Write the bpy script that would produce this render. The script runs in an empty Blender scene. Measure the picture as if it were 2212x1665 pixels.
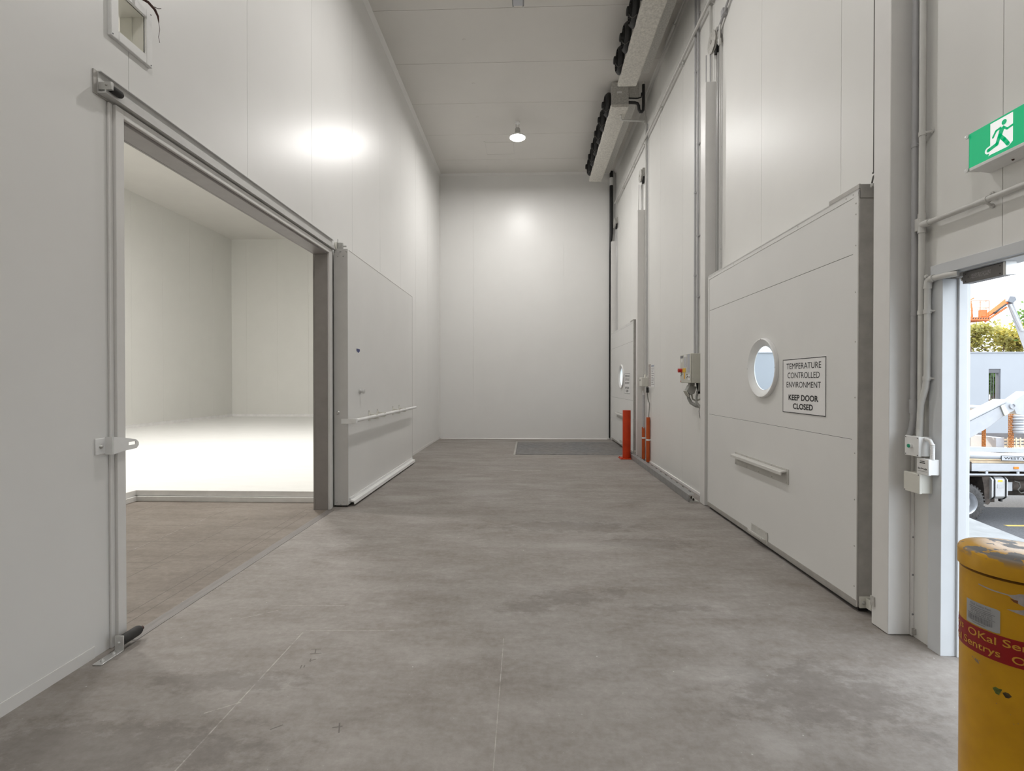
import bpy, bmesh, math, random
from mathutils import Vector, Matrix
random.seed(7)
SC = bpy.context.scene
COL = SC.collection
PI = math.pi

# ------------------------------------------------------------------ mesh builder
class MB:
    def __init__(s):
        s.v = []; s.f = []
    def add(s, vs, fs):
        n = len(s.v)
        s.v += [tuple(p) for p in vs]
        s.f += [tuple(i + n for i in f) for f in fs]
        return s
    def box(s, x0, x1, y0, y1, z0, z1):
        if x0 > x1: x0, x1 = x1, x0
        if y0 > y1: y0, y1 = y1, y0
        if z0 > z1: z0, z1 = z1, z0
        return s.add([(x0,y0,z0),(x1,y0,z0),(x1,y1,z0),(x0,y1,z0),(x0,y0,z1),(x1,y0,z1),(x1,y1,z1),(x0,y1,z1)],
                     [(0,3,2,1),(4,5,6,7),(0,1,5,4),(1,2,6,5),(2,3,7,6),(3,0,4,7)])
    def prism(s, pts, d):
        # closed polygon (3-D points, flat) pushed along vector d
        n = len(pts); d = Vector(d)
        P = [Vector(p) for p in pts]
        return s.add(P + [p + d for p in P],
                     [tuple(range(n-1, -1, -1)), tuple(range(n, 2*n))] + [(i, (i+1) % n, n+(i+1) % n, n+i) for i in range(n)])
    def tube(s, path, r, seg=12, cap=True):
        P = [Vector(p) for p in path]; rings = []
        R = r if isinstance(r, (list, tuple)) else [r]*len(P)
        up = None; n0 = len(s.v)
        for i, p in enumerate(P):
            if i == 0: t = P[1]-P[0]
            elif i == len(P)-1: t = P[-1]-P[-2]
            else: t = (P[i+1]-p).normalized() + (p-P[i-1]).normalized()
            t.normalize()
            if up is None:
                up = Vector((0,0,1)) if abs(t.z) < .9 else Vector((1,0,0))
            a = t.cross(up); 
            if a.length < 1e-5: a = t.cross(Vector((0.3,1,0.2)))
            a.normalize(); b = a.cross(t); up = b
            for k in range(seg):
                c = 2*PI*k/seg
                s.v.append(tuple(p + a*(math.cos(c)*R[i]) + b*(math.sin(c)*R[i])))
        for i in range(len(P)-1):
            for k in range(seg):
                a0 = n0+i*seg+k; a1 = n0+i*seg+(k+1) % seg
                s.f.append((a0, a1, a1+seg, a0+seg))
        if cap:
            s.f.append(tuple(n0+k for k in range(seg-1, -1, -1)))
            s.f.append(tuple(n0+(len(P)-1)*seg+k for k in range(seg)))
        return s
    def cyl(s, p0, p1, r, seg=20):
        return s.tube([p0, p1], r, seg)
    def lathe(s, c, axis, prof, seg=32, cap0=True, cap1=True):
        # prof: list of (distance along axis, radius)
        ax = Vector(axis).normalized()
        u = ax.cross(Vector((0,0,1)) if abs(ax.z) < .9 else Vector((1,0,0))).normalized(); w = ax.cross(u)
        n0 = len(s.v); c = Vector(c)
        for d, r in prof:
            for k in range(seg):
                a = 2*PI*k/seg
                s.v.append(tuple(c + ax*d + u*(math.cos(a)*r) + w*(math.sin(a)*r)))
        for i in range(len(prof)-1):
            for k in range(seg):
                a0 = n0+i*seg+k; a1 = n0+i*seg+(k+1) % seg
                s.f.append((a0, a1, a1+seg, a0+seg))
        if cap0: s.f.append(tuple(n0+k for k in range(seg-1, -1, -1)))
        if cap1: s.f.append(tuple(n0+(len(prof)-1)*seg+k for k in range(seg)))
        return s
    def dome(s, c, axis, r, h, seg=10):
        return s.lathe(c, axis, [(0, r), (h*.6, r*.8), (h, r*.35)], seg)
    def torus(s, c, axis, R, r, seg=24, rs=8, stretch=None):
        ax = Vector(axis).normalized()
        u = ax.cross(Vector((0,0,1)) if abs(ax.z) < .9 else Vector((1,0,0))).normalized(); w = ax.cross(u)
        c = Vector(c); n0 = len(s.v)
        for i in range(seg):
            a = 2*PI*i/seg
            d = u*math.cos(a) + w*math.sin(a)
            o = Vector((0,0,0))
            if stretch: o = Vector(stretch)*(1 if d.dot(Vector(stretch)) > 0 else -1)
            for k in range(rs):
                b = 2*PI*k/rs
                s.v.append(tuple(c + o + d*(R + r*math.cos(b)) + ax*(r*math.sin(b))))
        for i in range(seg):
            for k in range(rs):
                s.f.append((n0+i*rs+k, n0+((i+1) % seg)*rs+k, n0+((i+1) % seg)*rs+(k+1) % rs, n0+i*rs+(k+1) % rs))
        return s
    def holed(s, x0, x1, ya, yb, za, zb, cy, cz, r, n=64):
        # slab between planes x0,x1 with a round hole
        ang = sorted(set([2*PI*i/n for i in range(n)] + [math.atan2(z-cz, y-cy) % (2*PI) for y in (ya, yb) for z in (za, zb)]))
        def outer(a):
            c, d = math.cos(a), math.sin(a); t = 1e9
            if c > 1e-9: t = min(t, (yb-cy)/c)
            if c < -1e-9: t = min(t, (ya-cy)/c)
            if d > 1e-9: t = min(t, (zb-cz)/d)
            if d < -1e-9: t = min(t, (za-cz)/d)
            return cy+c*t, cz+d*t
        m = len(ang); vs = []
        for a in ang:
            oy, oz = outer(a); iy, iz = cy+r*math.cos(a), cz+r*math.sin(a)
            vs += [(x0,oy,oz),(x0,iy,iz),(x1,oy,oz),(x1,iy,iz)]
        fs = []
        for i in range(m):
            a = 4*i; b = 4*((i+1) % m)
            fs += [(a, a+1, b+1, b), (a+2, b+2, b+3, a+3), (a+1, a+3, b+3, b+1), (a, b, b+2, a+2)]
        return s.add(vs, fs)

def finish(me, smooth=True, ang=32):
    bm = bmesh.new(); bm.from_mesh(me)
    bmesh.ops.recalc_face_normals(bm, faces=bm.faces)
    bm.to_mesh(me); bm.free()
    if smooth:
        me.polygons.foreach_set('use_smooth', [True]*len(me.polygons))
        me.set_sharp_from_angle(angle=math.radians(ang))

def put(o, parent):
    COL.objects.link(o)
    if parent is not None:
        o.parent = parent
        o.matrix_parent_inverse = WORLD[parent.name].inverted()
    WORLD[o.name] = WORLD_OF(o)
WORLD = {}
def WORLD_OF(o):
    m = Matrix.LocRotScale(o.location, o.rotation_euler, o.scale)
    if o.parent is not None:
        m = WORLD[o.parent.name] @ o.matrix_parent_inverse @ m
    return m

def obj(name, mb, mat, parent=None, bevel=0.0, smooth=True, seg=2):
    me = bpy.data.meshes.new(name)
    me.from_pydata(mb.v, [], mb.f)
    finish(me, smooth)
    mats = mat if isinstance(mat, (list, tuple)) else [mat]
    for m in mats: me.materials.append(m)
    o = bpy.data.objects.new(name, me)
    put(o, parent)
    if bevel:
        b = o.modifiers.new('edge', 'BEVEL'); b.width = bevel; b.segments = seg; b.limit_method = 'ANGLE'; b.angle_limit = math.radians(40)
        b.harden_normals = False
    return o

def tag(o, label, cat, group=None, kind=None):
    o['label'] = label; o['category'] = cat
    if group: o['group'] = group
    if kind: o['kind'] = kind
    return o
def thing(name, loc, label, cat, group=None, kind=None):
    o = bpy.data.objects.new(name, None)
    o.location = loc; o.empty_display_size = .1
    put(o, None)
    return tag(o, label, cat, group, kind)
def kids(o):
    return [c for c in bpy.data.objects if c.parent == o]
def dup(root, delta, label, cat=None, group=None):
    def cp(o, parent):
        c = o.copy(); COL.objects.link(c)
        if parent is not None:
            c.parent = parent; c.matrix_parent_inverse = o.matrix_parent_inverse.copy()
        for ch in kids(o): cp(ch, c)
        return c
    r = cp(root, None)
    r.location = Vector(root.location) + Vector(delta)
    WORLD[r.name] = WORLD_OF(r)
    r['label'] = label
    if cat: r['category'] = cat
    if group: r['group'] = group
    return r

def text(name, string, center, right, up, height, width, mat, parent, bold=0.0, depth=0.0006, wrap=None):
    cu = bpy.data.curves.new('t', 'FONT'); cu.body = string; cu.size = 1.0; cu.align_x = 'CENTER'; cu.offset = bold
    cu.resolution_u = 4
    to = bpy.data.objects.new('t', cu); COL.objects.link(to)
    bpy.context.view_layer.update()
    me = bpy.data.meshes.new_from_object(to.evaluated_get(bpy.context.evaluated_depsgraph_get()))
    bpy.data.objects.remove(to); bpy.data.curves.remove(cu)
    xs = [v.co.x for v in me.vertices]; ys = [v.co.y for v in me.vertices]
    x0, x1, y0, y1 = min(xs), max(xs), min(ys), max(ys)
    if string.upper() != string or not any(c.isalpha() for c in string): y0, y1 = min(y0, 0), max(y1, .69)
    kx = width/(x1-x0); ky = height/(y1-y0) if string.upper() == string else height/.72
    R = Vector(right); U = Vector(up); N = R.cross(U); C = Vector(center)
    bm = bmesh.new(); bm.from_mesh(me)
    if wrap:
        bmesh.ops.triangulate(bm, faces=bm.faces)
    for v in bm.verts:
        a = (v.co.x-(x0+x1)/2)*kx; b = (v.co.y-(y0+y1)/2)*ky
        v.co = wrap(a, b) if wrap else C + R*a + U*b + N*depth
    bm.to_mesh(me); bm.free()
    me.materials.clear(); me.materials.append(mat); me.name = name
    o = bpy.data.objects.new(name, me)
    put(o, parent)
    return o

# ------------------------------------------------------------------ materials
MATS = {}
def nt(name):
    m = bpy.data.materials.new(name); m.use_nodes = True
    t = m.node_tree; b = t.nodes['Principled BSDF']
    return m, t, b
def coords(t):
    n = t.nodes.new('ShaderNodeTexCoord'); return n.outputs['Object']
def noise(t, vec, scale, detail=4, rough=.55, stretch=None):
    if stretch:
        mp = t.nodes.new('ShaderNodeMapping'); mp.inputs['Scale'].default_value = stretch
        t.links.new(vec, mp.inputs[0]); vec = mp.outputs[0]
    n = t.nodes.new('ShaderNodeTexNoise'); n.inputs['Scale'].default_value = scale; n.inputs['Detail'].default_value = detail; n.inputs['Roughness'].default_value = rough
    t.links.new(vec, n.inputs['Vector']); return n.outputs['Fac']
def ramp(t, fac, stops):
    r = t.nodes.new('ShaderNodeValToRGB'); e = r.color_ramp.elements
    while len(e) < len(stops): e.new(.5)
    for i, (p, c) in enumerate(stops):
        e[i].position = p; e[i].color = (c[0], c[1], c[2], 1) if isinstance(c, (tuple, list)) else (c, c, c, 1)
    t.links.new(fac, r.inputs[0]); return r.outputs[0]
def mix(t, fac, a, b, mode='MIX'):
    n = t.nodes.new('ShaderNodeMix'); n.data_type = 'RGBA'; n.blend_type = mode
    for sock, val in ((n.inputs[0], fac), (n.inputs[6], a), (n.inputs[7], b)):
        if isinstance(val, (int, float)): sock.default_value = val
        elif isinstance(val, (tuple, list)): sock.default_value = (val[0], val[1], val[2], 1)
        else: t.links.new(val, sock)
    return n.outputs[2]
def mth(t, op, a, b=None, clamp=False):
    n = t.nodes.new('ShaderNodeMath'); n.operation = op; n.use_clamp = clamp
    for i, val in enumerate((a, b)):
        if val is None: continue
        if isinstance(val, (int, float)): n.inputs[i].default_value = val
        else: t.links.new(val, n.inputs[i])
    return n.outputs[0]
def bump(t, b, h, strength=.1, dist=.01):
    n = t.nodes.new('ShaderNodeBump'); n.inputs['Strength'].default_value = strength; n.inputs['Distance'].default_value = dist
    t.links.new(h, n.inputs['Height']); t.links.new(n.outputs[0], b.inputs['Normal'])
def mat(name, col, rough=.5, metal=0.0, spec=.5, var=0.06, vscale=6.0, bmp=0.0, bscale=60.0, emit=None, es=0.0, stretch=None):
    m, t, b = nt(name)
    b.inputs['Roughness'].default_value = rough; b.inputs['Metallic'].default_value = metal
    b.inputs['Specular IOR Level'].default_value = spec
    c = coords(t)
    f = noise(t, c, vscale, 3, .6, stretch)
    lo = [max(0, x*(1-var)) for x in col]; hi = [min(1, x*(1+var)) for x in col]
    t.links.new(ramp(t, f, [(.3, lo), (.7, hi)]), b.inputs['Base Color'])
    if bmp: bump(t, b, noise(t, c, bscale, 3), bmp)
    if emit:
        b.inputs['Emission Color'].default_value = (*emit, 1); b.inputs['Emission Strength'].default_value = es
    MATS[name] = m
    return m

WALLC = (.765, .762, .745)
M_wall = mat('panel_paint', WALLC, rough=.36, spec=.5, var=.012, vscale=1.5, bmp=.012, bscale=9)
M_wallr = mat('old_panel_paint', (.765, .76, .735), rough=.41, spec=.45, var=.015, vscale=1.5, bmp=.012, bscale=9)
M_door = mat('door_skin', (.755, .752, .735), rough=.33, spec=.45, var=.015, vscale=2, bmp=.012, bscale=9)
M_cwall = mat('cold_wall_paint', (.74, .735, .70), rough=.5, spec=.3, var=.012, vscale=1.5)
M_ceil = mat('ceiling_panel', (.70, .68, .645), rough=.5, spec=.3, var=.02, vscale=1.2)
M_trim = mat('trim_paint', (.74, .73, .71), rough=.4, var=.02)
M_galv = mat('galvanised', (.50, .49, .46), rough=.5, metal=.25, var=.22, vscale=45, bmp=.05, bscale=80)
M_tray = mat('galvanised_tray', (.62, .60, .55), rough=.55, metal=.15, var=.2, vscale=38, bmp=.05, bscale=60)
M_alu = mat('aluminium', (.66, .66, .65), rough=.32, metal=.75, var=.05, vscale=20, stretch=(1, 1, .05))
M_alud = mat('dull_aluminium', (.44, .425, .40), rough=.5, metal=.35, var=.1, vscale=12)
M_zinc = mat('zinc_steel', (.55, .55, .53), rough=.38, metal=.8, var=.1, vscale=30)
M_jamb = mat('shaded_jamb_capping', (.27, .25, .24), rough=.45, metal=.15, var=.06, vscale=8)  # dark tone carries the shade of the reveal
M_black = mat('black_plastic', (.010, .010, .010), rough=.5, var=.2)
M_rubber = mat('black_rubber', (.025, .024, .023), rough=.75, var=.2, vscale=30)
M_pvc = mat('conduit_pvc', (.60, .595, .57), rough=.42, var=.05, vscale=8)
M_pvcg = mat('grey_conduit_pvc', (.44, .44, .45), rough=.42, var=.05, vscale=8)
M_white = mat('white_plastic', (.80, .80, .79), rough=.35, var=.03)
M_cream = mat('cream_plastic', (.70, .69, .63), rough=.4, var=.03)
M_panel = mat('grey_enclosure', (.56, .555, .49), rough=.45, var=.05, vscale=10)
M_plug = mat('grey_plug', (.30, .30, .28), rough=.5, var=.08)
M_orange = mat('orange_paint', (.48, .036, .003), rough=.45, spec=.3, var=.1, vscale=9)
M_orangep = mat('orange_pvc', (.50, .085, .01), rough=.4, var=.08, vscale=9)
M_red = mat('red_plastic', (.50, .015, .012), rough=.35, var=.05)
M_yelpl = mat('yellow_plastic', (.75, .47, .04), rough=.4, var=.05)
M_ink = mat('black_ink', (.015, .015, .016), rough=.6, var=.05)
M_greyink = mat('grey_print', (.22, .22, .23), rough=.6, var=.3, vscale=200)
M_blueink = mat('blue_ink', (.03, .04, .16), rough=.5, var=.05)
M_paper = mat('paper', (.78, .78, .77), rough=.7, var=.02)
M_paperb = mat('aged_paper', (.46, .42, .40), rough=.7, var=.1, vscale=70)
M_brown = mat('brown_cable', (.055, .018, .012), rough=.5, var=.1)
M_cable = mat('dark_cable', (.09, .085, .075), rough=.5, var=.1)
M_green = mat('green_button', (.01, .30, .16), rough=.3, var=.03)
M_crack = mat('dark_gap', (.03, .03, .03), rough=.8, var=.1)
M_kerb = mat('kerb_paint', (.83, .82, .81), rough=.55, var=.06, vscale=5)
M_frame = mat('door_frame_metal', (.60, .62, .64), rough=.35, var=.02, spec=.5)
M_signface = mat('sign_white', (.84, .835, .83), rough=.35, var=.01)
M_tyre = mat('tyre_rubber', (.055, .052, .05), rough=.85, var=.35, vscale=25, bmp=.4, bscale=45)
M_rim = mat('wheel_steel', (.45, .46, .48), rough=.35, metal=.5, var=.08)
M_truckw = mat('truck_white', (.42, .43, .45), rough=.45, var=.06, vscale=5)
M_dirt = mat('chassis_dirt', (.055, .042, .034), rough=.85, var=.45, vscale=9)
M_rust = mat('rusty_chain', (.46, .19, .055), rough=.7, metal=.2, var=.4, vscale=40)
M_tank = mat('tank_aluminium', (.55, .55, .55), rough=.4, metal=.6, var=.08)
M_liftor = mat('lift_orange', (.62, .13, .02), rough=.45, var=.08)
M_tilt = mat('tilt_panel', (.34, .355, .38), rough=.85, var=.03, vscale=.6)
M_bark = mat('bark', (.13, .09, .06), rough=.9, var=.3, vscale=12)
M_asph = mat('asphalt', (.10, .10, .105), rough=.9, var=.3, vscale=40, bmp=.3, bscale=120)
M_conc = mat('outdoor_concrete', (.25, .255, .255), rough=.85, var=.12, vscale=7, bmp=.1, bscale=80)
M_coldf = mat('cold_floor', (.80, .80, .78), rough=.6, spec=.25, var=.025, vscale=2.5, stretch=(1, 4, 1))

def leafmat(name, a, b):
    m, t, p = nt(name)
    oi = t.nodes.new('ShaderNodeTexCoord')
    f = noise(t, oi.outputs['Object'], 1.7, 3)
    t.links.new(ramp(t, f, [(.3, a), (.7, b)]), p.inputs['Base Color'])
    p.inputs['Roughness'].default_value = .6
    tr = t.nodes.new('ShaderNodeBsdfTranslucent'); tr.inputs[0].default_value = (*b, 1)
    mx = t.nodes.new('ShaderNodeMixShader'); mx.inputs[0].default_value = .4
    out = t.nodes['Material Output']
    t.links.new(p.outputs[0], mx.inputs[1]); t.links.new(tr.outputs[0], mx.inputs[2]); t.links.new(mx.outputs[0], out.inputs[0])
    return m
M_leaf1 = leafmat('leaf_olive', (.15, .145, .05), (.42, .39, .11))
M_leaf2 = leafmat('leaf_yellow', (.27, .235, .06), (.58, .50, .12))
M_leaf3 = leafmat('leaf_green', (.04, .09, .02), (.14, .26, .05))

# glass that light passes
m, t, b = nt('clear_glass')
gl = t.nodes.new('ShaderNodeBsdfGlossy'); gl.inputs['Roughness'].default_value = .02
tp = t.nodes.new('ShaderNodeBsdfTransparent'); tp.inputs[0].default_value = (.93, .96, .97, 1)
fr = t.nodes.new('ShaderNodeFresnel'); fr.inputs[0].default_value = 1.45
mx = t.nodes.new('ShaderNodeMixShader')
mx.inputs[0].default_value = .08; t.nodes.remove(fr); t.links.new(tp.outputs[0], mx.inputs[1]); t.links.new(gl.outputs[0], mx.inputs[2])
t.links.new(mx.outputs[0], t.nodes['Material Output'].inputs[0])
M_glass = m
m, t, b = nt('lamp_lens'); b.inputs['Base Color'].default_value = (.9, .9, .88, 1)
b.inputs['Emission Color'].default_value = (1, .985, .95, 1); b.inputs['Emission Strength'].default_value = 18; m.cycles.emission_sampling = 'NONE'
M_lens = m
M_exitg = mat('exit_green', (.0, .30, .13), rough=.3, var=.01, emit=(.0, .42, .17), es=.55)
M_exitw = mat('exit_white', (.85, .86, .85), rough=.3, var=.0, emit=(1, 1, 1), es=.42)

# ---------------------------------------------------------------- concrete floor
def seg_mask(t, px, py, segs):
    """max over thin line segments drawn on the slab (x1,y1,x2,y2,half_width)"""
    tot = None
    for (x1, y1, x2, y2, w) in segs:
        L = math.hypot(x2-x1, y2-y1); ux, uy = (x2-x1)/L, (y2-y1)/L
        along = mth(t, 'ADD', mth(t, 'MULTIPLY', px, ux), mth(t, 'MULTIPLY', py, uy))
        across = mth(t, 'ADD', mth(t, 'MULTIPLY', px, -uy), mth(t, 'MULTIPLY', py, ux))
        a0 = x1*ux + y1*uy; c0 = -x1*uy + y1*ux
        da = mth(t, 'SUBTRACT', mth(t, 'ABSOLUTE', mth(t, 'SUBTRACT', along, a0+L/2)), L/2)
        dc = mth(t, 'SUBTRACT', mth(t, 'ABSOLUTE', mth(t, 'SUBTRACT', across, c0)), w)
        d = mth(t, 'MAXIMUM', da, dc)
        k = mth(t, 'MULTIPLY', mth(t, 'SUBTRACT', .0015, d), 350.0, True)
        tot = k if tot is None else mth(t, 'MAXIMUM', tot, k)
    return tot
def stain(t, px, py, blobs, wob):
    tot = None
    for (x, y, rx, ry) in blobs:
        a = mth(t, 'DIVIDE', mth(t, 'SUBTRACT', px, x), rx); b2 = mth(t, 'DIVIDE', mth(t, 'SUBTRACT', py, y), ry)
        d = mth(t, 'SQRT', mth(t, 'ADD', mth(t, 'MULTIPLY', a, a), mth(t, 'MULTIPLY', b2, b2)))
        k = mth(t, 'MULTIPLY', mth(t, 'SUBTRACT', 1.0, mth(t, 'ADD', d, wob)), 2.2, True)
        tot = k if tot is None else mth(t, 'MAXIMUM', tot, k)
    return tot
def floor_material():
    m, t, b = nt('worn_concrete')
    c = coords(t)
    sx = t.nodes.new('ShaderNodeSeparateXYZ'); t.links.new(c, sx.inputs[0]); px, py = sx.outputs[0], sx.outputs[1]
    n1 = noise(t, c, .55, 3, .55)
    n2 = noise(t, c, 2.2, 6, .70)
    n3 = noise(t, c, 26, 3, .7)
    n4 = noise(t, c, 1.1, 4, .7, (1.0, 3.2, 1))
    n5 = noise(t, c, 7.5, 6, .74, (1, 1.5, 1))
    base = ramp(t, n1, [(.32, (.262, .222, .185)), (.52, (.298, .266, .236)), (.70, (.335, .316, .300))])
    base = mix(t, .52, base, ramp(t, n2, [(.30, (.150, .130, .112)), (.5, (.280, .256, .235)), (.70, (.43, .408, .390))]))
    base = mix(t, .25, base, ramp(t, n5, [(.34, (.145, .128, .115)), (.52, (.280, .260, .243)), (.66, (.46, .445, .43))]))
    base = mix(t, .30, base, ramp(t, n4, [(.36, (.175, .148, .126)), (.62, (.41, .392, .375))]))
    base = mix(t, .12, base, ramp(t, n3, [(.3, .08), (.7, .54)]))
    # chalky traffic marks
    w1 = noise(t, c, 3.1, 5, .78, (1, 2.2, 1)); w2 = n1
    wm = mth(t, 'MULTIPLY', mth(t, 'MULTIPLY', mth(t, 'SUBTRACT', w1, .60), 6.0, True), mth(t, 'MULTIPLY', mth(t, 'SUBTRACT', w2, .5), 5.0, True))
    base = mix(t, mth(t, 'MULTIPLY', wm, .35), base, (.58, .56, .54))
    # paint chips
    v = t.nodes.new('ShaderNodeTexVoronoi'); v.inputs['Scale'].default_value = 9; t.links.new(c, v.inputs['Vector'])
    ch = mth(t, 'MULTIPLY', mth(t, 'SUBTRACT', .045, v.outputs['Distance']), 60.0, True)
    ch = mth(t, 'MULTIPLY', ch, mth(t, 'GREATER_THAN', n2, .5))
    base = mix(t, mth(t, 'MULTIPLY', ch, .6), base, (.68, .66, .64))
    v2 = t.nodes.new('ShaderNodeTexVoronoi'); v2.inputs['Scale'].default_value = 34; t.links.new(c, v2.inputs['Vector'])
    ch2 = mth(t, 'MULTIPLY', mth(t, 'SUBTRACT', .075, v2.outputs['Distance']), 40.0, True)
    base = mix(t, mth(t, 'MULTIPLY', mth(t, 'MULTIPLY', ch2, mth(t, 'GREATER_THAN', n3, .56)), .5), base, (.62, .60, .57))
    # the bare slab inside the cold-room doorway is browner, its colour also darkened against cold-room light spill
    rec = mth(t, 'LESS_THAN', px, -2.33)
    base = mix(t, mth(t, 'MULTIPLY', rec, .75), base, mix(t, 1.0, base, (.66, .595, .525), 'MULTIPLY'))
    dk = []
    for y in (4.883, 4.393, 3.874, 3.756, 3.407): dk.append((-5.0, y, -2.95, y+.01, .0025))
    dk.append((-5.0, 2.975, -2.5, 2.975, .0025))
    for x, a, e in ((-3.48, 3.9, 5.5), (-3.03, 2.7, 5.2), (-2.56, 2.8, 5.6), (-2.46, 2.8, 5.4), (-4.46, 5.0, 5.8)): dk.append((x, a, x-.02, e, .003))
    wob = mth(t, 'MULTIPLY', mth(t, 'SUBTRACT', n2, .5), 1.2)
    base = mix(t, mth(t, 'MULTIPLY', seg_mask(t, px, py, dk), .6), base, (.075, .062, .052))
    lt = [(-1.334, 2.832, -1.346, 1.70, .0028), (-.144, 2.80, -.132, 1.60, .0014), (-1.327, 2.85, -.80, 2.871, .0018), (-1.64, 3.162, -1.22, 3.18, .0016),
          (-1.36, 2.80, -1.20, 2.90, .0016), (-3.48, 2.7, -3.5, 5.2, .002), (-1.45, 2.12, -1.33, 2.20, .0035), (-.27, 8.15, .20, 8.15, .012), (-1.80, 2.98, -1.62, 3.10, .002)]
    base = mix(t, mth(t, 'MULTIPLY', mth(t, 'MULTIPLY', seg_mask(t, px, py, lt), mth(t, 'MULTIPLY', mth(t, 'SUBTRACT', n5, .38), 5.0, True)), .6), base, (.66, .62, .58))
    mk = [(-1.205, 2.651, -1.150, 2.655, .003), (-1.178, 2.652, -1.165, 2.612, .003), (-1.188, 2.605, -1.130, 2.614, .003), (-1.165, 2.54, -1.135, 2.556, .003), (-1.165, 2.56, -1.155, 2.53, .003),
          (-1.185, 2.50, -1.18, 2.47, .003), (-1.17, 2.50, -1.165, 2.48, .003), (-1.10, 2.03, -1.06, 2.06, .003), (-.84, 2.05, -.80, 2.06, .003), (-.82, 2.08, -.80, 2.02, .003)]
    base = mix(t, mth(t, 'MULTIPLY', seg_mask(t, px, py, mk), .7), base, (.10, .085, .08))
    w = mth(t, 'MULTIPLY', mth(t, 'SUBTRACT', n5, .5), 3.4)
    dark = stain(t, px, py, [(.28, 3.35, .30, .14), (-.02, 3.2, .2, .1), (.6, 3.45, .12, .10), (.95, 3.22, .28, .07), (-1.5, 2.35, .45, .10), (-1.75, 1.9, .8, .2), (.35, 5.0, .9, .2), (1.1, 4.5, .5, .2), (1.4, 2.35, .5, .3)], w)
    base = mix(t, mth(t, 'MULTIPLY', dark, .30), base, (.13, .115, .105))
    pale = stain(t, px, py, [(-1.9, 2.62, .16, .05), (.55, 4.4, .5, .15), (.95, 2.5, .3, .08), (1.0, 2.0, .1, .12), (-.55, 6.6, .5, .25), (-.8, 7.4, .3, .2), (-1.6, 6.2, .5, .15)], w)
    base = mix(t, mth(t, 'MULTIPLY', pale, .16), base, (.60, .59, .57))
    base = mix(t, 1.0, base, (.95, .94, .93), 'MULTIPLY')
    t.links.new(base, b.inputs['Base Color'])
    t.links.new(ramp(t, n2, [(.3, .55), (.7, .75)]), b.inputs['Roughness'])
    b.inputs['Specular IOR Level'].default_value = .3
    bump(t, b, n3, .12, .004)
    return m
M_floor = floor_material()

# ================================================================== SETTING
XL, XR, YB, ZC = -2.33, 2.24, 12.68, 6.89
T = .13
def panels(axis, face, into, u0, u1, z0, z1, seams, holes=(), gap=.004, skin=.006, thick=T):
    """insulated panel wall/ceiling: skins with hairline joints over a core. axis 'x' = plane of constant x (u is y), 'y' = constant y (u is x)"""
    mb = MB()
    cuts = [u0] + [s for s in sorted(seams) if u0 < s < u1] + [u1]
    def bx(ua, ub, za, zb, d0, d1):
        a, b = face+into*d0, face+into*d1
        if axis == 'x': mb.box(a, b, ua, ub, za, zb)
        elif axis == 'y': mb.box(ua, ub, a, b, za, zb)
        else: mb.box(za, zb, ua, ub, a, b)
    def cells(ua, ub, d0, d1):
        us = sorted(set([ua, ub] + [h for H in holes for h in H[:2] if ua < h < ub]))
        for i in range(len(us)-1):
            mid = (us[i]+us[i+1])/2
            zs = [z0, z1]
            hs = sorted([(H[2], H[3]) for H in holes if H[0] < mid < H[1]])
            cur = z0
            for ha, hb in hs:
                if ha > cur: bx(us[i], us[i+1], cur, ha, d0, d1)
                cur = max(cur, hb)
            if cur < z1: bx(us[i], us[i+1], cur, z1, d0, d1)
    for i in range(len(cuts)-1):
        a = cuts[i] + (gap/2 if i > 0 else 0); b = cuts[i+1] - (gap/2 if i < len(cuts)-2 else 0)
        cells(a, b, 0, skin)
    cells(u0, u1, skin, thick)
    return mb
def struct(name, mb, m, label, cat, bevel=0, smooth=False):
    o = obj(name, mb, m, None, bevel, smooth)
    return tag(o, label, cat, kind='structure')

YF = -6.0
struct('floor', MB().box(-5.05, 2.40, YF, 5.99, -.2, 0).box(-2.40, 2.40, 5.99, YB+.1, -.2, 0), M_floor, 'worn grey brown polished concrete floor of the loading corridor', 'floor')
struct('wall_left', panels('x', XL, -1, YF, YB, 0, ZC, [2.775+1.203*k for k in range(-7, 9)],
       [(2.70, 5.57, 0, 2.975), (2.675, 2.890, 3.45, 3.69)]), M_wall, 'white insulated panel wall on the left with the big cold room opening', 'wall')
struct('wall_back', panels('y', YB, 1, XL-.1, XR+.1, 0, ZC, [-1.444, -.263, .911, 2.10]), M_wall, 'white panelled end wall at the far end of the corridor', 'wall')
struct('wall_right', panels('x', XR, 1, YF, YB, 0, ZC, [2.39+1.2*k for k in range(-6, 9)],
       [(1.72, 2.72, 0, 2.07), (3.40, 5.62, .02, 2.56), (10.09, 12.31, .02, 2.56)]), M_wallr, 'white panelled wall on the right with two lift doors and a yard doorway', 'wall')
struct('wall_front', panels('y', YF, -1, XL-.1, XR+.1, 0, ZC, [-1.2, 0, 1.2]), M_wall, 'white panelled wall closing the corridor behind the camera', 'wall')
struct('ceiling', panels('z', ZC, 1, YF, YB+.1, XL-.1, XR+.1, [7.08+1.197*k for k in range(-10, 5)], gap=.007), M_ceil, 'off-white panelled ceiling high over the corridor with cross joints', 'ceiling')
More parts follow.
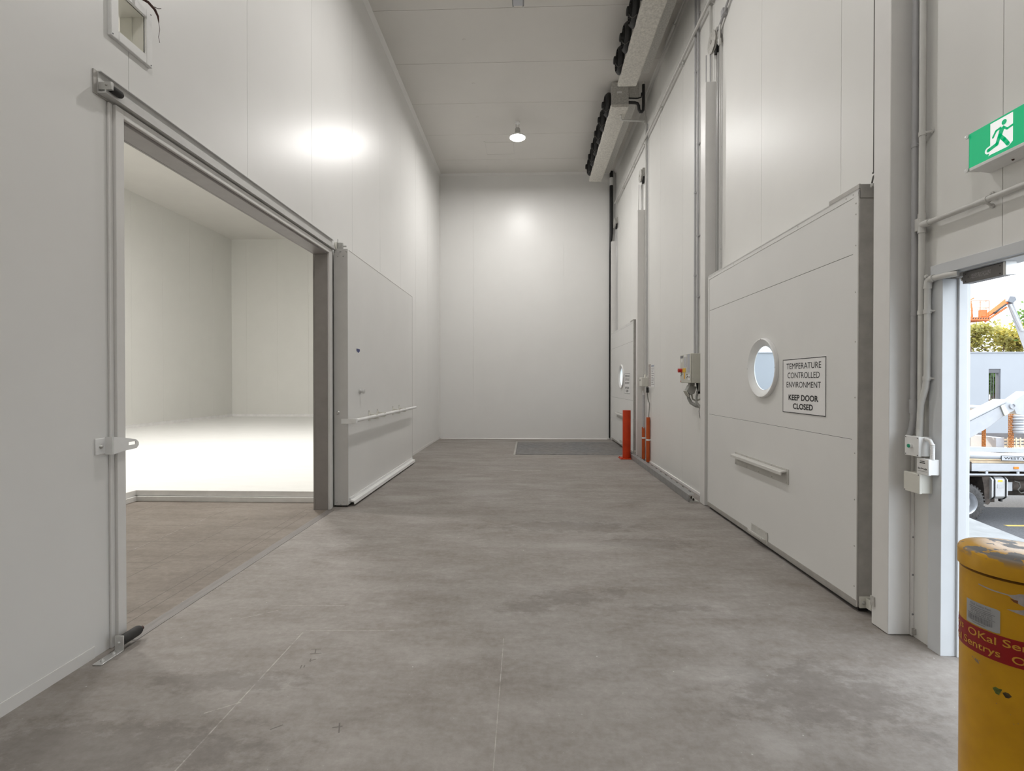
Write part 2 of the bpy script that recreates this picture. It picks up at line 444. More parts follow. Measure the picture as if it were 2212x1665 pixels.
# coving along wall/ceiling corners
struct('trim_1', MB().prism([(XL, YF, ZC), (XL+.055, YF, ZC), (XL+.045, YF, ZC-.012), (XL+.012, YF, ZC-.045), (XL, YF, ZC-.055)], (0, YB-YF, 0)), M_trim, 'pale coving strip where left wall meets ceiling', 'trim')
struct('trim_2', MB().prism([(XR, YF, ZC), (XR-.055, YF, ZC), (XR-.045, YF, ZC-.012), (XR-.012, YF, ZC-.045), (XR, YF, ZC-.055)], (0, YB-YF, 0)), M_trim, 'pale coving strip where right wall meets ceiling', 'trim')
struct('trim_3', MB().prism([(XL, YB, ZC), (XL, YB-.05, ZC), (XL, YB-.04, ZC-.012), (XL, YB-.012, ZC-.04), (XL, YB, ZC-.05)], (XR-XL, 0, 0)), M_trim, 'pale coving strip where end wall meets ceiling', 'trim')
struct('trim_4', MB().box(XL, XL+.012, YB-.03, YB, .05, ZC-.05).box(XL, XL+.03, YB-.012, YB, .05, ZC-.05), M_trim, 'pale angle strip in the far left wall corner', 'trim')
# baseboards (low angle strips at the slab)
struct('baseboard_left', MB().box(XL, XL+.004, YF, 2.53, 0, .062).box(XL, XL+.006, 8.92, YB, 0, .05), M_trim, 'low white angle strip along the foot of the left wall', 'baseboard')
mb = MB().box(XL+.05, 2.06, YB-.006, YB, 0, .04)
mb.prism([(XL+.05, YB-.006, 0), (XL+.05, YB-.02, 0), (XL+.05, YB-.006, .018)], (4.3, 0, 0))
struct('baseboard_back', mb, M_trim, 'low white angle strip along the foot of the end wall', 'baseboard')
struct('baseboard_right', MB().box(XR-.02, XR, 6.06, 9.42, 0, .03), M_kerb, 'low pale mortar strip along the foot of the right wall', 'baseboard')

# ------------------------------------------------ cold room beyond the opening
CX0, CY1, CZ, CF = -11.67, 18.8, 7.08, .13
struct('floor_cold_room', MB().box(CX0, -2.47, 5.93, CY1, -.1, CF).box(CX0, -4.92, -2, 5.93, -.1, CF), M_coldf, 'bright white raised floor of the cold room on the left', 'floor')
k = MB().box(-4.90, -2.47, 5.915, 5.93, .062, CF).box(-4.88, -2.47, 5.885, 5.93, 0, .060)
k.box(-4.92, -4.90, -1.9, 5.93, .062, CF).box(-4.92, -4.87, -1.9, 5.90, 0, .060)
struct('trim_5', k, M_kerb, 'stepped pale kerb edging the raised white cold room floor', 'kerb', .003)
struct('wall_cold_room_back', panels('y', CY1, 1, CX0-.1, -2.3, 0, CZ, [-11.08+1.235*k for k in range(8)]), M_cwall, 'cream panel wall at the far end of the cold room', 'wall')
struct('wall_cold_room_left', panels('x', CX0, -1, -2, CY1, 0, CZ, [13.95+1.235*k for k in range(-12, 4)]), M_cwall, 'cream panel wall on the left side of the cold room', 'wall')
struct('wall_cold_room_front', panels('y', -2, -1, CX0-.1, -2.4, 0, CZ, [-10, -8.8, -7.6, -6.4, -5.2, -4]), M_cwall, 'panel wall closing the near end of the cold room', 'wall')
struct('wall_cold_room_right', MB().box(-2.47, -2.44, -2, 2.55, 0, CZ).box(-2.47, -2.44, 5.70, CY1, 0, CZ).box(-2.47, -2.44, 2.55, 5.70, 2.99, 3.40).box(-2.47, -2.44, 2.55, 5.7, 3.75, CZ)
       .box(-2.47, -2.44, 2.55, 2.62, 3.40, 3.75).box(-2.47, -2.44, 2.95, 5.7, 3.40, 3.75).box(-2.47, -2.33, 12.7, CY1, 0, CZ), M_cwall, 'inner panel face of the cold room beside the corridor', 'wall')
struct('ceiling_cold_room', MB().box(CX0-.1, -2.33, -2.1, CY1+.1, CZ, CZ+.12), M_ceil, 'plain cream ceiling of the cold room', 'ceiling')
mb = MB()
for (a, b2, c, d) in ((CX0, -2.47, CY1-.03, CY1), (CX0, CX0+.03, 5.93, CY1)):
    mb.box(a, b2, c, d, CF, CF+.09)
    mb.box(a, b2 + (.008 if b2 < -5 else 0), c - (.008 if c > 10 and a == CX0 and b2 > -5 else 0), d, CF+.088, CF+.10)
struct('baseboard_cold_room', mb, M_kerb, 'cream skirting kerb around the foot of the cold room walls', 'baseboard')

# opening lining: capping on the reveals with shade put into its dark colour, white architrave on the corridor face
mb = MB().box(-2.469, -2.322, 5.553, 5.572, 0, 2.955).box(-2.469, -2.322, 2.698, 5.572, 2.956, 2.977).box(-2.469, -2.322, 2.698, 2.716, 0, 2.955)
mb.box(-2.49, -2.47, 5.553, 5.66, 0, 2.955).box(-2.49, -2.47, 2.6, 2.716, 0, 2.955)
mb.box(-2.49, -2.47, 2.6, 5.66, 2.956, 3.03)
struct('trim_6', mb, M_jamb, 'metal capping lining the cold room opening reveal, shade painted into its dark taupe', 'trim', .002)
mb = MB().box(-2.329, -2.300, 2.650, 2.706, 0, 3.026).box(-2.329, -2.300, 5.565, 5.628, 0, 3.026).box(-2.329, -2.300, 2.706, 5.565, 2.975, 3.026)
mb.box(-2.329, -2.316, 2.622, 2.649, 0, 3.026).box(-2.329, -2.306, 5.640, 5.665, 0, 3.02)
struct('trim_7', mb, M_trim, 'white architrave framing the cold room opening on the left wall', 'trim', .003)
struct('trim_8', MB().box(-2.325, -2.245, 2.71, 5.56, -.002, .0022), mat('threshold_metal', (.19, .175, .165), rough=.5, metal=.1, var=.14, vscale=7, stretch=(6, .6, 1)), 'worn grey threshold strip across the cold room opening', 'threshold')

# framed square hatch high on the left wall
w = thing('window_1', (XL, 2.78, 3.40), 'small white square framed hatch opening high on the left wall', 'hatch', kind='structure')
def ring(x0, x1, o, i):   # rectangular ring in plane of constant x: (ya,yb,za,zb)
    mb = MB()
    mb.box(x0, x1, o[0], i[0], o[2], o[3]); mb.box(x0, x1, i[1], o[1], o[2], o[3])
    mb.box(x0, x1, i[0], i[1], o[2], i[2]); mb.box(x0, x1, i[0], i[1], i[3], o[3])
    return mb
obj('frame', ring(-2.331, -2.308, (2.632, 2.930, 3.402, 3.735), (2.684, 2.884, 3.458, 3.684)), M_white, w, .004)
obj('lining', ring(-2.475, -2.322, (2.678, 2.890, 3.452, 3.690), (2.684, 2.884, 3.458, 3.684)).box(-2.40, -2.396, 2.684, 2.692, 3.458, 3.684).box(-2.40, -2.396, 2.878, 2.884, 3.458, 3.684), M_cream, w)
for (yy, zz) in ((2.644, 3.415), (2.918, 3.415), (2.918, 3.722)):
    obj('screw', MB().dome((-2.308, yy, zz), (1, 0, 0), .004, .003), M_greyink, w)
c = obj('cable_tail', MB().tube([(-2.33, 2.80, 3.745), (-2.29, 2.81, 3.745), (-2.262, 2.84, 3.738), (-2.25, 2.875, 3.722), (-2.25, 2.90, 3.700), (-2.26, 2.92, 3.675)], [.005, .007, .008, .008, .006, .002], 10)
        .tube([(-2.252, 2.86, 3.73), (-2.235, 2.885, 3.733), (-2.23, 2.90, 3.745)], .002, 6).tube([(-2.26, 2.918, 3.678), (-2.27, 2.94, 3.65), (-2.285, 2.95, 3.61), (-2.29, 2.965, 3.585)], .0014, 6), M_brown)
tag(c, 'short brown cable end dangling over the top of the square wall hatch', 'cable')

# ------------------------------------------------ sliding door on the left wall
d = thing('door_1', (-2.22, 7.3, 0), 'big white insulated sliding door standing open against the left wall', 'door', kind='structure')
leaf = obj('door_leaf', MB().box(-2.298, -2.138, 5.70, 8.89, .022, 3.045), M_door, d, .004)
obj('edge_line', MB().box(-2.1385, -2.1365, 5.74, 8.90, 3.040, 3.048).box(-2.1385, -2.1365, 8.886, 8.893, .1, 3.048), M_alud, d)
obj('edge_profile', MB().box(-2.300, -2.135, 5.688, 5.702, .02, 3.05), mat('edge_alloy', (.58, .57, .555), rough=.4, metal=.15, var=.03), d, .002)
bolt = None
def bolts(parent, pts, axis, r, h, m, name='bolt'):
    for p in pts: obj(name, MB().dome(p, axis, r, h, 10), m, parent)
bolts(d, [(-2.288, 5.688, 3.02), (-2.220, 5.688, 3.02), (-2.148, 5.688, 3.02), (-2.250, 5.688, 2.965), (-2.185, 5.688, 2.965),
          (-2.268, 5.688, .062), (-2.188, 5.688, .062), (-2.29, 5.688, .032), (-2.22, 5.688, .032), (-2.148, 5.688, .032)], (0, -1, 0), .0085, .012, M_zinc)
obj('hanger_plate', MB().box(-2.275, -2.215, 5.71, 5.78, 3.045, 3.13).box(-2.262, -2.255, 5.70, 5.72, 3.045, 3.17).box(-2.21, -2.195, 5.70, 5.72, 3.045, 3.125).cyl((-2.20, 5.71, 3.085), (-2.155, 5.71, 3.085), .009, 10), M_zinc, d, .002)
obj('track_wheel', MB().lathe((-2.285, 5.70, 3.09), (1, 0, 0), [(0, .045), (.02, .045)], 20), M_cream, d, .003)
hb = obj('push_bar', MB().tube([(-2.055, 5.70, 1.022), (-2.055, 8.80, 1.022)], .0225, 16), M_white, d)
obj('lever_plate', MB().prism([(-2.215, 5.684, .985), (-2.07, 5.684, .985), (-2.035, 5.684, 1.0), (-2.035, 5.684, 1.045), (-2.215, 5.684, 1.045)], (0, .006, 0)).box(-2.08, -2.03, 5.66, 5.72, .998, 1.046), M_white, d, .002)
for yy in (6.47, 6.83, 7.62, 7.98):
    obj('bar_bracket', MB().box(-2.140, -2.130, yy-.035, yy+.035, .96, 1.075).box(-2.135, -2.035, yy-.006, yy+.006, .985, 1.055).box(-2.135, -2.035, yy+.05, yy+.06, .99, 1.05), M_cream, d, .002)
    obj('bolt', MB().cyl((-2.135, yy-.02, 1.075), (-2.135, yy-.02, 1.10), .006, 8), M_alud, d)
obj('release_knob', MB().lathe((-2.138, 6.10, 1.363), (1, 0, 0), [(0, .036), (.006, .037), (.010, .03), (.016, .02), (.035, .018), (.038, .028), (.058, .029), (.064, .02)], 20), M_alu, d)
obj('edge_button', MB().lathe((-2.252, 5.688, 1.118), (0, -1, 0), [(0, .02), (.006, .021), (.012, .016), (.02, .013)], 16), M_zinc, d)
obj('bottom_guide', MB().prism([(-2.138, 5.74, .10), (-2.125, 5.74, .10), (-2.120, 5.74, .072), (-2.075, 5.74, .062), (-2.070, 5.74, .022), (-2.082, 5.74, .020), (-2.085, 5.74, .045), (-2.138, 5.74, .055)], (0, 3.10, 0)), M_white, d, .002)
obj('gasket', MB().box(-2.302, -2.285, 5.70, 8.88, .012, .03).box(-2.29, -2.15, 5.71, 8.88, .008, .022), M_rubber, d)
st = obj('maker_sticker', MB().prism([(-2.1375, 6.115, 1.905), (-2.1375, 5.975, 1.905), (-2.1375, 5.975, 1.85), (-2.1375, 6.045, 1.825), (-2.1375, 6.115, 1.85)], (.001, 0, 0)), M_paper, d)
obj('emblem', MB().prism([(-2.1362, 6.105, 1.895), (-2.1362, 5.985, 1.895), (-2.1362, 5.985, 1.868), (-2.1362, 6.045, 1.845), (-2.1362, 6.105, 1.868)], (.0006, 0, 0)), M_blueink, st)

tr = thing('door_track', (-2.30, 4.1, 3.0), 'long aluminium sliding door track above the cold room opening', 'track')
obj('back_plate', MB().box(-2.329, -2.323, 2.537, 5.70, 3.028, 3.156), M_alud, tr)
obj('rail', MB().prism([(-2.323, 2.56, 3.156), (-2.300, 2.56, 3.156), (-2.300, 2.56, 3.151), (-2.318, 2.56, 3.151), (-2.318, 2.56, 3.046), (-2.282, 2.56, 3.046), (-2.282, 2.56, 3.073), (-2.275, 2.56, 3.073), (-2.275, 2.56, 3.038), (-2.323, 2.56, 3.038)], (0, 3.13, 0)), mat('rail_alloy', (.60, .595, .58), rough=.45, metal=.1, var=.04), tr)
bf = obj('end_stop', MB().box(-2.316, -2.244, 2.558, 2.574, 3.055, 3.096).box(-2.316, -2.306, 2.574, 2.60, 3.055, 3.096), M_zinc, tr, .002)
obj('bolt', MB().dome((-2.272, 2.558, 3.078), (0, -1, 0), .006, .006), M_alud, bf)
obj('buffer', MB().lathe((-2.262, 2.574, 3.070), (0, 1, 0), [(0, .018), (.006, .020), (.062, .020), (.072, .015), (.075, .006)], 18), M_rubber, bf)

lt = thing('door_latch_keeper', (XL, 2.58, 1.13), 'slotted white strike bracket screwed beside the near jamb of the cold room opening', 'latch')
obj('base_plate', MB().box(-2.330, -2.322, 2.535, 2.640, 1.085, 1.175), M_white, lt, .004)
mb = MB()
P0 = [(2.600, 1.178), (2.665, 1.168), (2.752, 1.148), (2.772, 1.130), (2.772, 1.112), (2.755, 1.096), (2.665, 1.092), (2.600, 1.082)]
# slotted tongue: outline split around the slot
for q in ([(2.600, 1.178), (2.665, 1.168), (2.700, 1.160), (2.700, 1.140), (2.600, 1.140)], [(2.700, 1.160), (2.752, 1.148), (2.752, 1.138), (2.700, 1.138)],
          [(2.600, 1.122), (2.700, 1.122), (2.700, 1.0935), (2.665, 1.092), (2.600, 1.082)], [(2.700, 1.120), (2.752, 1.120), (2.755, 1.096), (2.700, 1.0935)],
          [(2.600, 1.140), (2.700, 1.140), (2.700, 1.122), (2.600, 1.122)], [(2.752, 1.148), (2.772, 1.130), (2.772, 1.112), (2.755, 1.096), (2.752, 1.12)]):
    mb.prism([(-2.285, y, z) for y, z in q], (.007, 0, 0))
mb.prism([(-2.322, 2.594, 1.178), (-2.280, 2.594, 1.178), (-2.280, 2.594, 1.082), (-2.322, 2.594, 1.082)], (0, .0065, 0))
obj('slotted_tongue', mb, M_white, lt)
obj('bolt', MB().dome((-2.322, 2.568, 1.128), (1, 0, 0), .012, .010, 12), M_zinc, lt)

gb = thing('floor_guide_bracket', (-2.24, 2.53, 0), 'small aluminium angle bracket with black roller on floor by near jamb', 'bracket')
obj('angle_plate', MB().box(-2.275, -2.225, 2.455, 2.60, 0, .007).box(-2.275, -2.225, 2.593, 2.60, 0, .085), M_alu, gb, .002)
bolts(gb, [(-2.25, 2.49, .007), (-2.25, 2.56, .007)], (0, 0, 1), .011, .011, M_zinc)
bolts(gb, [(-2.25, 2.593, .048)], (0, -1, 0), .008, .008, M_zinc)
obj('roller', MB().lathe((-2.25, 2.60, .05), (0, 1, 0), [(0, .024), (.005, .028), (.12, .028), (.135, .022), (.14, .008)], 18), M_rubber, gb)
obj('axle_end', MB().cyl((-2.25, 2.74, .05), (-2.25, 2.755, .05), .012, 10), M_brown, gb)

# ------------------------------------------------ vertical lift doors on the right wall
XD = 2.11
M_hplate = mat('handle_plate', (.53, .52, .49), rough=.5, metal=.1, var=.06, vscale=14)
def lift_door():
    d = thing('door_2', (2.16, 4.5, 0), 'near white lift door with porthole, beside the yellow bollard and yard doorway', 'door', kind='structure')
    y0, y1 = 3.205, 5.805
    obj('lower_panel', MB().box(XD, XD+.10, y0, y1, .035, 1.1045), M_door, d, .002)
    obj('middle_panel', MB().holed(XD, XD+.010, y0, y1, 1.1075, 2.3085, 4.455, 1.605, .235).holed(XD+.010, XD+.10, y0, y1, 1.1075, 2.3085, 4.455, 1.605, .50), M_door, d)
    obj('upper_panel', MB().box(XD, XD+.10, y0, y1, 2.3115, 2.705), M_door, d, .002)
    obj('seam_strip', MB().box(XD+.002, XD+.09, y0+.01, y1-.01, 1.10, 1.112).box(XD+.002, XD+.09, y0+.01, y1-.01, 2.304, 2.316), M_crack, d)
    e = obj('end_cap', MB().box(XD+.004, XD+.092, y0-.010, y0+.001, .07, 2.655).box(XD-.003, XD+.003, y0-.012, y0-.002, .035, 2.70), M_alud, d, .0015)
    obj('edge_trim', MB().box(XD-.0025, XD+.001, y0-.008, y0+.045, .04, 2.71).box(XD-.0025, XD+.001, y1-.03, y1+.006, .04, 2.71)
        .box(XD-.003, XD+.001, y0-.008, y1, 2.675, 2.715).box(XD-.003, XD+.10, y0-.008, y1, 2.705, 2.722), M_door, d)
    obj('bottom_trim', MB().box(XD-.004, XD+.002, y0, y1, .035, .075).box(XD-.004, XD+.10, y0, y1, .030, .040), M_alud, d)
    obj('bottom_seal', MB().box(XD+.02, XD+.08, y0+.01, y1-.01, .003, .036), M_rubber, d)
    for zz in (.16, .42, .72, 1.02, 1.38, 1.74, 2.06, 2.36, 2.56, 2.63): obj('rivet', MB().dome((XD-.0025, y0+.018, zz), (-1, 0, 0), .0055, .003, 8), M_alud, d)
    for yy in (3.25, 3.32, 3.9, 4.5, 5.1, 5.6): obj('rivet', MB().dome((XD-.003, yy, 2.695), (-1, 0, 0), .005, .003, 8), M_alud, d)
    # porthole
    p = obj('porthole_ring', MB().lathe((XD, 4.455, 1.605), (1, 0, 0), [(-.001, .270), (-.026, .266), (-.031, .258), (-.028, .250), (-.006, .212), (.002, .202), (.004, .196), (.012, .196), (.014, .240), (.004, .240)], 64, False, False), M_white, d)
    obj('pane', MB().lathe((XD+.004, 4.455, 1.605), (1, 0, 0), [(0, .198), (.006, .198)], 48), M_glass, p)
    for a in (0, PI/2, PI, -PI/2): obj('screw', MB().dome((XD-.030, 4.455+.260*math.cos(a), 1.605+.260*math.sin(a)), (-1, 0, 0), .004, .003, 8), M_greyink, p)
    # warning sign
    s = obj('warning_sign', MB().box(XD-.004, XD, 3.530, 4.115, 1.233, 1.663), M_signface, d)
    obj('border', ring(XD-.0048, XD-.0038, (3.530, 4.115, 1.233, 1.663), (3.5355, 4.1095, 1.2385, 1.6575)), M_ink, s)
    cy = 3.822; R = (0, -1, 0); U = (0, 0, 1)
    for (tx, zc, h, wd, bo) in (('TEMPERATURE', 1.606, .046, .472, .0), ('CONTROLLED', 1.533, .046, .437, .0), ('ENVIRONMENT', 1.459, .046, .466, .0), ('KEEP DOOR', 1.357, .046, .405, .026), ('CLOSED', 1.289, .046, .272, .026)):
        text('lettering', tx, (XD-.0042, cy, zc), R, U, h, wd, M_ink, s, bo)
    # pull handle and kick handle
    h = obj('pull_handle', MB().box(XD-.006, XD, 4.022, 5.045, .645, .770), M_hplate, d, .002)
    obj('grip', MB().prism([(XD-.006, 4.05, .752), (XD-.050, 4.05, .748), (XD-.054, 4.05, .742), (XD-.054, 4.05, .718), (XD-.047, 4.05, .718), (XD-.046, 4.05, .738), (XD-.006, 4.05, .742)], (0, .99, 0)), mat('handle_alloy', (.66, .65, .62), rough=.4, metal=.1, var=.03), h)
    for yy in (4.05, 4.29, 4.53, 4.77, 5.02):
        for zz in (.66, .762): obj('screw', MB().dome((XD-.006, yy, zz), (-1, 0, 0), .006, .003, 8), M_alud, h)
    h = obj('kick_plate', MB().box(XD-.006, XD-.002, 4.364, 4.677, .040, .148), M_hplate, d, .001)
    obj('foot_grip', MB().prism([(XD-.004, 4.39, .070), (XD-.045, 4.39, .078), (XD-.048, 4.39, .084), (XD-.048, 4.39, .100), (XD-.042, 4.39, .100), (XD-.04, 4.39, .086), (XD-.004, 4.39, .078)], (0, .27, 0)), MATS['handle_alloy'], h)
    for yy in (4.39, 4.52, 4.65):
        for zz in (.055, .135): obj('screw', MB().dome((XD-.006, yy, zz), (-1, 0, 0), .005, .003, 8), M_alud, h)
    # hardware at the near edge
    b = obj('bottom_bracket', MB().box(XD+.01, XD+.09, y0-.018, y0-.006, .03, .105).prism([(XD+.045, y0-.018, .035), (XD+.125, y0-.018, .015), (XD+.125, y0-.018, .075), (XD+.045, y0-.018, .10)], (0, -.05, 0)), M_cream, d, .004)
    obj('bolt', MB().dome((XD+.035, y0-.018, .065), (0, -1, 0), .012, .008, 10).cyl((XD+.075, y0-.06, .045), (XD+.075, y0-.11, .045), .011, 10), M_zinc, b)
    b = obj('cable_bracket', MB().box(XD+.006, XD+.11, y0-.014, y0+.06, 2.655, 2.742).box(XD-.004, XD+.006, y0-.014, y0+.30, 2.715, 2.745), M_alud, d, .002)
    obj('roller_shaft', MB().cyl((XD+.04, y0-.06, 2.715), (XD+.12, y0-.06, 2.715), .013, 12).lathe((XD+.09, y0-.06, 2.715), (1, 0, 0), [(0, .022), (.02, .022)], 14), M_zinc, b)
    obj('cable_eye', MB().tube([(XD+.05, y0-.05, 2.73), (XD+.055, y0-.055, 2.77), (XD+.075, y0-.06, 2.80), (XD+.07, y0-.06, 2.83), (XD+.05, y0-.058, 2.79)], .005, 8), M_cable, b)
    return d
door2 = lift_door()
door3 = dup(door2, (0, 6.69, 0), 'far white lift door with porthole, in the corner beside the orange bollard', 'door')
door3.name = 'door_3'

def guide_post(y0, y1, top, label):
    p = thing('guide_post', (2.16, (y0+y1)/2, 0), label, 'post', 'boxed guide posts beside the lift doors')
    obj('casing', MB().box(2.10, 2.225, y0, y1, .004, top), M_trim, p, .004)
    obj('wall_flange', MB().box(2.225, 2.2395, y0-.012, y1+.012, .004, top), M_trim, p, .002)
    obj('scuff_dirt', MB().box(2.226, 2.239, y0-.03, y0-.013, .02, .05), M_alud, p)
    return p
gp1 = guide_post(2.915, 3.052, 5.60, 'white boxed guide post at the near edge of the near lift door')
for zz in (.13, .36, .58, .87, 1.15): obj('screw', MB().dome((2.232, 2.903, zz), (0, -1, 0), .006, .004, 8), M_greyink, gp1)
obj('hinge_plate', MB().box(2.092, 2.10, 3.02, 3.052, .115, .175), M_galv, gp1, .001)
gp2 = guide_post(5.895, 6.050, 5.05, 'white boxed guide post between the grey control panel and near lift door')
gp3 = guide_post(9.50, 9.63, 4.80, 'white boxed guide post beside the orange cable guards and far lift door')
gp4 = guide_post(12.47, 12.58, 5.05, 'white boxed guide post in the far corner behind the far lift door')

def guide_rail(y0, y1, top, label):
    p = thing('guide_rail', (2.2, (y0+y1)/2, 0), label, 'rail', 'aluminium guide rails of the lift doors')
    yc = (y0+y1)/2
    obj('rail_profile', MB().box(2.228, 2.2395, y0, y1, 2.73, top).box(2.205, 2.230, y0+.005, y0+.017, 2.73, top).box(2.205, 2.230, yc+.0, yc+.01, 2.73, top).box(2.215, 2.230, y1-.014, y1-.004, 2.73, top), M_alu, p, .0015)
    for zz in (2.86, 3.02, 3.6, 4.2, 4.8): obj('bolt', MB().dome((2.228, y0-.001+.012, zz), (-1, 0, 0), .008, .008, 8), M_brown if zz < 3.1 else M_alud, p)
    return p
gr1 = guide_rail(3.07, 3.14, 5.45, 'aluminium guide rail at the near edge of the near lift door')
gr2 = guide_rail(5.735, 5.875, 5.40, 'aluminium guide rail rising from the far edge of the near lift door')
gr3 = guide_rail(9.64, 9.76, 5.35, 'aluminium guide rail rising from the near edge of the far lift door')
gr4 = guide_rail(12.37, 12.455, 5.35, 'aluminium guide rail rising from the far edge of the far lift door')

def pulley(yc, zc, label):
    p = thing('pulley', (2.2, yc, zc), label, 'pulley', 'grey cable pulleys above the lift doors')
    obj('wheel', MB().lathe((2.150, yc, zc), (1, 0, 0), [(0, .11), (.004, .122), (.012, .118), (.018, .105), (.024, .118), (.032, .122), (.036, .11)], 28), M_galv, p)
    obj('hub', MB().lathe((2.142, yc, zc), (1, 0, 0), [(0, .018), (.008, .022), (.05, .022)], 14), M_alud, p)
    obj('bracket', MB().box(2.188, 2.236, yc-.075, yc-.005, zc-.03, zc+.13), M_galv, p, .003)
    obj('stop_block', MB().box(2.185, 2.222, yc-.055, yc-.005, zc-.16, zc-.03), M_black, p, .003)
    return p
pu2 = pulley(5.86, 5.49, 'grey cable pulley above the far edge of the near lift door')
obj('hose_end', MB().tube([(2.205, 5.72, 5.62), (2.20, 5.735, 5.52), (2.20, 5.735, 5.44)], .012, 10).lathe((2.20, 5.735, 5.44), (0, 0, -1), [(0, .02), (.05, .022), (.07, .012)], 12), M_pvc, pu2)
pu3 = pulley(9.55, 5.47, 'grey cable pulley above the near edge of the far lift door')
pu4 = pulley(12.42, 5.49, 'grey cable pulley in the far corner above the far lift door')
def cable(pts, r, label, m=None):
    o = obj('lift_cable', MB().tube(pts, r, 8), m or M_cable)
    return tag(o, label, 'cable', 'steel cables lifting the doors')
cable([(2.165, 3.145, 2.80), (2.165, 3.145, 5.40)], .0045, 'dark lift cable rising from the near edge of the near lift door')
cable([(2.17, 9.84, 2.78), (2.17, 9.70, 5.36)], .004, 'dark lift cable rising from the near edge of the far lift door')
tag(obj('lift_cable', MB().tube([(2.13, 5.96, 5.04), (2.13, 5.96, 5.40)], .007, 8).tube([(2.17, 5.93, 5.04), (2.17, 5.93, 5.40)], .007, 8), M_pvcg), 'pair of grey lift cables entering the guide post by the control panel', 'cable')
tag(obj('pulley_cable', MB().tube([(2.20, 5.80, 5.57), (2.20, 5.60, 5.65), (2.20, 4.55, 6.12)], .011, 10).tube([(2.215, 5.74, 5.60), (2.215, 5.60, 5.68), (2.215, 4.55, 6.17)], .011, 10)
        .box(2.185, 2.239, 5.60, 5.66, 5.63, 5.70), M_pvcg), 'twin grey cables running from the near pulley up along the right wall', 'cable')

# ================================================================== RIGHT WALL SERVICES
def saddle(mb, c, axis, r, wall_x=XR):
    """clip around a pipe: ring plus two screw ears on the wall"""
    c = Vector(c); ax = Vector(axis)
    mb.cyl(c-ax*.012, c+ax*.012, r+.003, 14)
    per = Vector((0, 1, 0)) if abs(ax.z) > .5 else Vector((0, 0, 1))
    for s in (-1, 1):
        e = c + per*s*(r+.014); e.x = wall_x-.004
        mb.lathe(e, (-1, 0, 0), [(0, .012), (.006, .011)], 10)
        a = c + per*s*(r-.002)
        mb.tube([(a.x, a.y, a.z), (wall_x-.004, e.y, e.z)], .006, 6)
    return mb
def conduit(name, label, path, r, m, saddles=(), cat='conduit', group=None, seg=14):
    o = obj(name, MB().tube(path, r, seg), m)
    tag(o, label, cat, group)
    for c, ax in saddles: obj('saddle', saddle(MB(), c, ax, r), m, o)
    return o
def couple(o, c0, c1, r, m): return obj('coupling', MB().cyl(c0, c1, r, 16), m, o)

cz = 6.05
conduit('conduit', 'long white conduit running level along the right wall above the lift doors', [(2.182, 4.6, cz+.05), (2.182, 8, cz+.02), (2.182, 12.45, cz-.05)], .020, M_pvc,
        [((2.182, y, cz+.02-(y-8)*.012), (0, 1, 0)) for y in (5.2, 6.0, 7.15, 8.3, 9.45, 10.4, 11.5)])
o = conduit('drain_pipe', 'white drain pipe under the ceiling edge turning down the right wall', [(2.165, 4.4, 6.80), (2.165, 9.20, 6.80), (2.175, 9.27, 6.78), (2.185, 9.30, 6.70), (2.212, 9.31, 6.3), (2.217, 9.31, 1.58)], .015, M_pvc,
        [((2.217, 9.31, z), (0, 0, 1)) for z in (4.9, 3.75, 2.75, 2.1)])
couple(o, (2.165, 7.35, 6.80), (2.165, 7.75, 6.80), .025, M_pvc)
couple(o, (2.20, 9.31, 6.36), (2.20, 9.31, 6.48), .025, M_pvc)
obj('branch', MB().tube([(1.70, 9.10, 6.405), (1.70, 9.12, 6.37), (1.73, 9.18, 6.36), (2.14, 9.30, 6.40), (2.20, 9.31, 6.42)], .019, 12), M_pvc, o)
conduit('conduit', 'thin grey conduit beside the drain pipe running down to the isolator box', [(2.215, 9.22, 6.3), (2.215, 9.22, 1.60)], .010, M_pvcg)
conduit('conduit', 'left of the two grey conduits dropping to the control panel', [(2.218, 6.60, 6.88), (2.218, 6.60, 1.84)], .013, M_pvcg, [((2.218, 6.60, z), (0, 0, 1)) for z in (5.6, 4.0, 2.9)])
conduit('conduit', 'right of the two grey conduits dropping to the control panel', [(2.220, 6.50, 6.88), (2.220, 6.50, 1.84)], .014, M_pvcg, [((2.220, 6.50, z), (0, 0, 1)) for z in (6.3, 4.6, 3.4, 2.6)])
conduit('conduit', 'short white conduit rising behind the near pulley to the ceiling', [(2.215, 6.06, 5.10), (2.215, 6.06, 6.88)], .013, M_pvc)

# black insulated pipe in the far corner
o = conduit('refrigerant_pipe', 'black insulated pipe running down the far right corner', [(2.12, 12.63, 6.88), (2.12, 12.63, 5.3), (2.09, 12.65, 4.8), (2.085, 12.655, .04)], [.044, .044, .02, .017], M_black, cat='pipe')
obj('clip', MB().cyl((2.12, 12.63, 6.52), (2.12, 12.63, 6.72), .047, 16), M_white, o)

# grey control panel with plug socket
p = thing('control_panel', (2.14, 6.41, 1.65), 'grey electrical control panel with red switch on the right wall', 'control panel')
obj('enclosure', MB().box(2.048, 2.238, 6.20, 6.63, 1.468, 1.842), M_panel, p, .006)
dr = obj('door', MB().box(2.036, 2.046, 6.203, 6.627, 1.471, 1.839), M_panel, p, .004)
def deco(nm, y0, y1, z0, z1, m, d=.0015): return obj(nm, MB().box(2.036-d, 2.0365, y0, y1, z0, z1), m, dr)
deco('data_label', 6.24, 6.33, 1.60, 1.835, mat('label_bluegrey', (.42, .43, .47), rough=.5, var=.12, vscale=160))
deco('data_label', 6.36, 6.48, 1.675, 1.80, mat('label_grey', (.50, .50, .51), rough=.5, var=.25, vscale=180))
deco('name_label', 6.50, 6.62, 1.795, 1.825, M_greyink); deco('name_label', 6.37, 6.47, 1.81, 1.832, M_paper)
